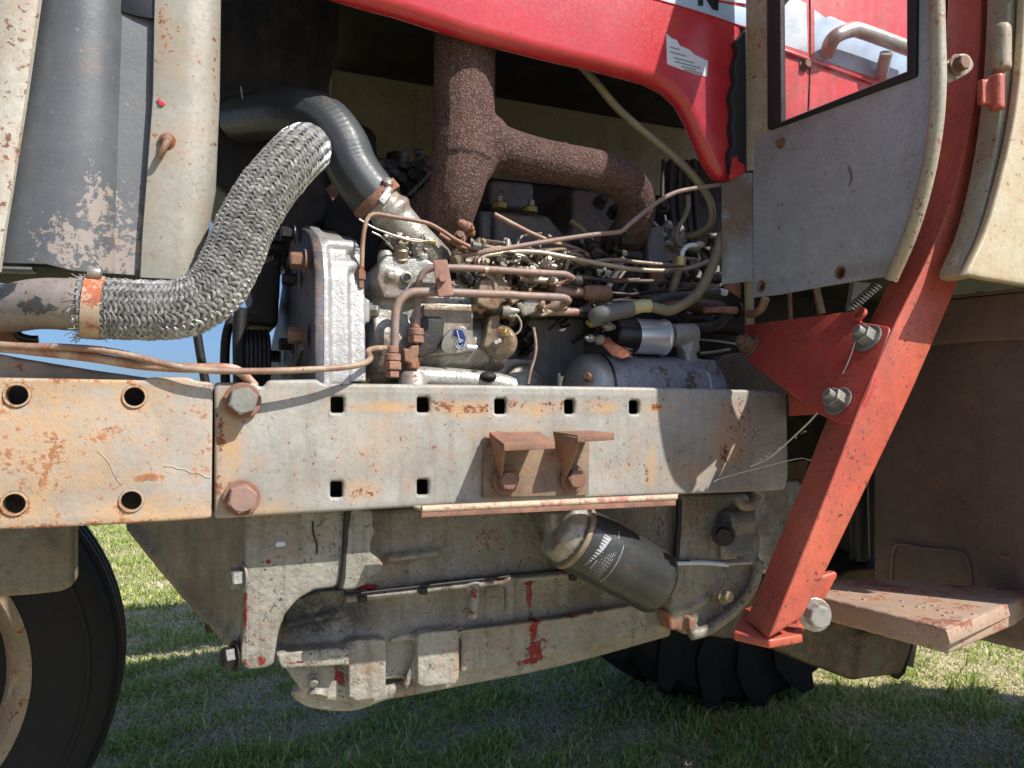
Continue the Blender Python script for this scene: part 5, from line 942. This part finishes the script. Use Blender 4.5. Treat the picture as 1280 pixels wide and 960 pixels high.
# ------------------------------------------------------------ wheels
def wheel(name, c, Ro, Wd, Rr_, lugs=0):
    r_ = bpy.data.objects.new(name, None); COL.objects.link(r_); r_.parent = ROOT; r_.location = Vector(c) - BASE
    def prt(nm, bm, mat, par=r_, sm=35):
        me = bm_mesh(nm, bm); me.materials.append(mat); shade(me, sm); o = bpy.data.objects.new(nm, me); COL.objects.link(o); o.parent = par; return o
    bm = bmesh.new(); h = Wd / 2
    pr = [(-h * .80, Rr_), (-h * .95, Rr_ * 1.04), (-h * 1.04, (Rr_ + Ro) / 2), (-h * 1.0, Ro * .93), (-h * .86, Ro * .975), (-h * .4, Ro), (h * .4, Ro), (h * .86, Ro * .975), (h, Ro * .93), (h * 1.04, (Rr_ + Ro) / 2), (h * .95, Rr_ * 1.04), (h * .8, Rr_)]
    lathe_bm(bm, (0, 0, 0), (0, 1, 0), pr, 96); 
    bmesh.ops.delete(bm, geom=[f for f in bm.faces if len(f.verts) > 8], context='FACES'); ty = prt('tyre', bm, M_tyre)
    if lugs:
        for i in range(lugs):
            for sd in (-1, 1):
                bm = bmesh.new(); V = []; a0 = 2 * math.pi * (i + (.5 if sd > 0 else 0)) / lugs
                for k in range(9):
                    t = k / 5; tt = min(t, 1.0); ov = max(0, t - 1); y = sd * (h * 1.0 * tt + .01 + ov * .02); a = a0 + .30 * (1 - t); ro = Ro + .022 - .020 * tt * tt - ov * .20; ri = Ro * .955 - .02 * tt * tt - ov * .26; wv = .032 / Ro
                    V.append([bm.verts.new((math.cos(a + s * wv) * r2, y, math.sin(a + s * wv) * r2)) for (s, r2) in ((-1, ri), (-.7, ro), (.7, ro), (1, ri))])
                for A, B in zip(V, V[1:]):
                    for k in range(4): j = (k + 1) % 4; bm.faces.new((A[k], A[j], B[j], B[k]))
                bm.faces.new(V[0]); bm.faces.new(V[-1][::-1])
                prt('tread_lug', bm, M_tyre, ty, 30)
    else:
        for i in range(3):
            bm = bmesh.new(); y = (i - 1) * Wd * .2; lathe_bm(bm, (0, y - Wd * .065, 0), (0, 1, 0), [(0, Ro * .97), (.002, Ro * 1.012), (Wd * .12, Ro * 1.012), (Wd * .13, Ro * .97)], 96); prt('tread_rib', bm, M_tyre, ty)
        bm = bmesh.new(); lathe_bm(bm, (0, -h * 1.03, 0), (0, 1, 0), [(0, Ro * .9), (-.002, Ro * .895), (-.002, Ro * .88), (0, Ro * .875)], 96); bmesh.ops.delete(bm, geom=[f for f in bm.faces if len(f.verts) > 8], context='FACES'); prt('sidewall_ring', bm, M_tyre, ty)
    bm = bmesh.new()
    lathe_bm(bm, (0, 0, 0), (0, 1, 0), [(-h * .98, Rr_ * 1.06), (-h * 1.0, Rr_ * 1.0), (-h * .85, Rr_ * .93), (-h * .45, Rr_ * .88), (-h * .40, Rr_ * .6), (-h * .55, Rr_ * .35), (-h * .75, Rr_ * .3), (-h * .75, Rr_ * .05), (h * .2, Rr_ * .05), (h * .4, Rr_ * .9), (h * .98, Rr_ * 1.06)], 72); bmesh.ops.delete(bm, geom=[f for f in bm.faces if len(f.verts) > 8], context='FACES'); rm_ = prt('rim', bm, M_rim)
    for i in range(8):
        a = i * math.pi / 4; me_ = boltmesh(.011, .012, True, False); o = bpy.data.objects.new('wheel_nut', me_); COL.objects.link(o); o.parent = rm_; o.location = (math.cos(a) * Rr_ * .48, -h * .5, math.sin(a) * Rr_ * .48); o.rotation_euler = (math.pi / 2, 0, 0)
        if not me_.materials: me_.materials.append(M_boltr)
    return r_
FWY = 1.72
fc = P(-188, 838, FWY); wheel('front_wheel', (fc.x, FWY, .0 + .43), .43, .18, .275)
wheel('rear_wheel', (1.62, 2.12, .60), .60, .42, .32, 20)
wheel('rear_wheel', (2.36, .80, .68), .66, .40, .34, 20)
br2 = plate('axle_bracket', rnd([(-70, 650), (92, 650), (92, 732), (76, 740), (40, 744), (-70, 752)], 6, 3), M_olive, 1.15, th=.05, bev=.006)
tube('axle_beam', PT([(-120, 690, 1.15), (-60, 700, 1.4), (-100, 800, 1.6)]), .05, M_olive)
ROOT['label'] = 'old red and grey tractor with open bonnet side, bare engine and rusty exhaust manifold'

# ------------------------------------------------------------ ground, grass, cobweb
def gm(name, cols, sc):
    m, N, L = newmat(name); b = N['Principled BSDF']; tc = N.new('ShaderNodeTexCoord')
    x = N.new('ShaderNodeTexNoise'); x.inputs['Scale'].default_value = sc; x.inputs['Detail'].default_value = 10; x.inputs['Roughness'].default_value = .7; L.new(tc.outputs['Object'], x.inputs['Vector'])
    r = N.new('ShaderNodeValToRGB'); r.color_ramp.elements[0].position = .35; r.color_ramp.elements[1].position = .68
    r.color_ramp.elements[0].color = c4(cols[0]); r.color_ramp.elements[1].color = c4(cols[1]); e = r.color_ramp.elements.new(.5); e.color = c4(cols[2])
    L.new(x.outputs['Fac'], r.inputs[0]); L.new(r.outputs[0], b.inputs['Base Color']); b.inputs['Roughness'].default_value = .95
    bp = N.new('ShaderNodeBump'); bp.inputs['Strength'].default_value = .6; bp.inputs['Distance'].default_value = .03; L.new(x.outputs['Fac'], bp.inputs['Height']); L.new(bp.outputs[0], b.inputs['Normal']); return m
bm = bmesh.new(); bmesh.ops.create_grid(bm, x_segments=40, y_segments=40, size=400)
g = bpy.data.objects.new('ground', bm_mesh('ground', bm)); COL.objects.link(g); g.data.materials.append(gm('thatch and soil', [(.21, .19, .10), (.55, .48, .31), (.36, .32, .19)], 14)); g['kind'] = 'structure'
# grass blades: one joined mesh, fewer with distance
N_ = 470000
u = rng.uniform(0, 1, N_); dist = 1.6 + 11.0 * u ** 1.9; brg = rng.uniform(R(-17), R(62), N_)
gx = dist * np.sin(brg); gy = dist * np.cos(brg)
clump = np.zeros(N_)
for k in range(14):
    f = rng.uniform(3, 34); a = rng.uniform(0, 6.28); ph = rng.uniform(0, 6.28); clump += np.sin((gx * math.cos(a) + gy * math.sin(a)) * f + ph)
clump /= 3.2
hgt = (.015 + .028 * rng.random(N_) ** 2 + .007 * np.clip(clump, -1, 1.6)) * .88 * (1 + .15 * (dist - 2) / 5); hgt = np.clip(hgt, .012, .09); hgt *= np.where(rng.random(N_) < .06, 1.7, 1)
dead = rng.random(N_) < np.clip(.50 - .28 * clump, .12, .9)
hgt[dead] *= 1.0
wid = (.0016 + .0016 * rng.random(N_)) * (1 + np.clip(dist - 2, 0, 9) * .22); wid[dead] *= .8
la_ = rng.uniform(0, 6.283, N_); lean = np.abs(rng.normal(0, .75, N_)) + .15; lean[dead] += 1.0
dx = np.cos(la_); dy = np.sin(la_); wa = rng.uniform(0, 6.283, N_); wx = np.cos(wa) * wid; wy = np.sin(wa) * wid
co = np.zeros((N_, 5, 3))
def pos(t, l): return gx + dx * hgt * np.sin(lean * t) * t * 1.1, gy + dy * hgt * np.sin(lean * t) * t * 1.1, hgt * t * np.cos(lean * t * .9)
for i, (t, s) in enumerate(((0, -1), (0, 1), (.55, -.8), (.55, .8), (1, 0))):
    x, y, z = pos(t, lean); co[:, i, 0] = x + wx * s; co[:, i, 1] = y + wy * s; co[:, i, 2] = np.maximum(z, .001)
idx = np.arange(N_)[:, None] * 5
tri = np.concatenate([idx + np.array([[0, 1, 3]]), idx + np.array([[0, 3, 2]]), idx + np.array([[2, 3, 4]])], 1).reshape(-1)
me = bpy.data.meshes.new('grass'); me.vertices.add(N_ * 5); me.vertices.foreach_set('co', co.ravel().astype('f'))
me.loops.add(len(tri)); me.loops.foreach_set('vertex_index', tri.astype('i')); me.polygons.add(len(tri) // 3); me.polygons.foreach_set('loop_start', np.arange(0, len(tri), 3, dtype='i'))
me.update(calc_edges=True)
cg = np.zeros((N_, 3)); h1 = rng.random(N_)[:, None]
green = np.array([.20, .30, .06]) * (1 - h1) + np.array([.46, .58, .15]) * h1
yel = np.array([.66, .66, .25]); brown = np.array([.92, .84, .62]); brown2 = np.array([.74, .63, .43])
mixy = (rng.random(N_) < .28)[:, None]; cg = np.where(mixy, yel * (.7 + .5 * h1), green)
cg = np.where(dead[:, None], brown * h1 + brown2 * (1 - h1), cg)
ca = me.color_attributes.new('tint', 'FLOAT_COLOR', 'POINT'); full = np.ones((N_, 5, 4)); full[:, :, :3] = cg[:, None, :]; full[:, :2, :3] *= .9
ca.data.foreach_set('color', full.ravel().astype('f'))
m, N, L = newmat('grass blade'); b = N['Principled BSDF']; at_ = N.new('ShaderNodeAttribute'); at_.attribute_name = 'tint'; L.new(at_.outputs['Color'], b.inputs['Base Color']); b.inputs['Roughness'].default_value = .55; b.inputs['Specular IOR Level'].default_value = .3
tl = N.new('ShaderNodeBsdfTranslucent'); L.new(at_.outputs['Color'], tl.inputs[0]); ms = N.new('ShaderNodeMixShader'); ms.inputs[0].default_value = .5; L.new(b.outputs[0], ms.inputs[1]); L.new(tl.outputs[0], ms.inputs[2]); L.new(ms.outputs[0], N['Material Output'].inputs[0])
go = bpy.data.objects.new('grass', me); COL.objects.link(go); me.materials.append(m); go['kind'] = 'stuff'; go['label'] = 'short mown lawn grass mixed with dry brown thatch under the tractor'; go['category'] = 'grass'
# cobweb
V = bmesh.new()
cw = [[(937, 583, .885), (960, 571, .88), (1003, 534, .84), (1024, 510, .80), (1050, 468, .745), (1062, 440, .735), (1068, 420, .735)],
      [(936, 583, .885), (962, 570, .88), (1000, 536, .84), (1022, 513, .80)], [(890, 602, .889), (905, 596, .888), (990, 574, .83), (1010, 575, .77), (1052, 578, .70)],
      [(1050, 472, .744), (1060, 470, .744), (1072, 462, .742), (1080, 462, .74), (1084, 450, .74), (1080, 440, .74)], [(1062, 480, .742), (1060, 500, .742)]]
for i, l in enumerate(cw): tube_bm(V, smooth_path([p + Vector((0, -.004, 0)) for p in PT(l)], .01), (.0007, .0011, .0005, .0009, .0005)[i], 5)
for i in range(26):
    t = rng.uniform(0, 1); x = 937 + t * 70; y = 583 - t * 47; p = P(x, y, .885 - .04 * t) + Vector((rng.normal(0, .001), -.004, rng.normal(0, .001))); bmesh.ops.create_icosphere(V, subdivisions=1, radius=rng.uniform(.0006, .0014), matrix=Matrix.Translation(p))
me = bm_mesh('cobweb', V); mw = plain('cobweb silk', (.8, .8, .78), .8); me.materials.append(mw)
cwo = bpy.data.objects.new('cobweb', me); COL.objects.link(cwo); cwo['label'] = 'thin dusty cobweb strands strung from grey rail to red gusset plate bolts'; cwo['category'] = 'cobweb'
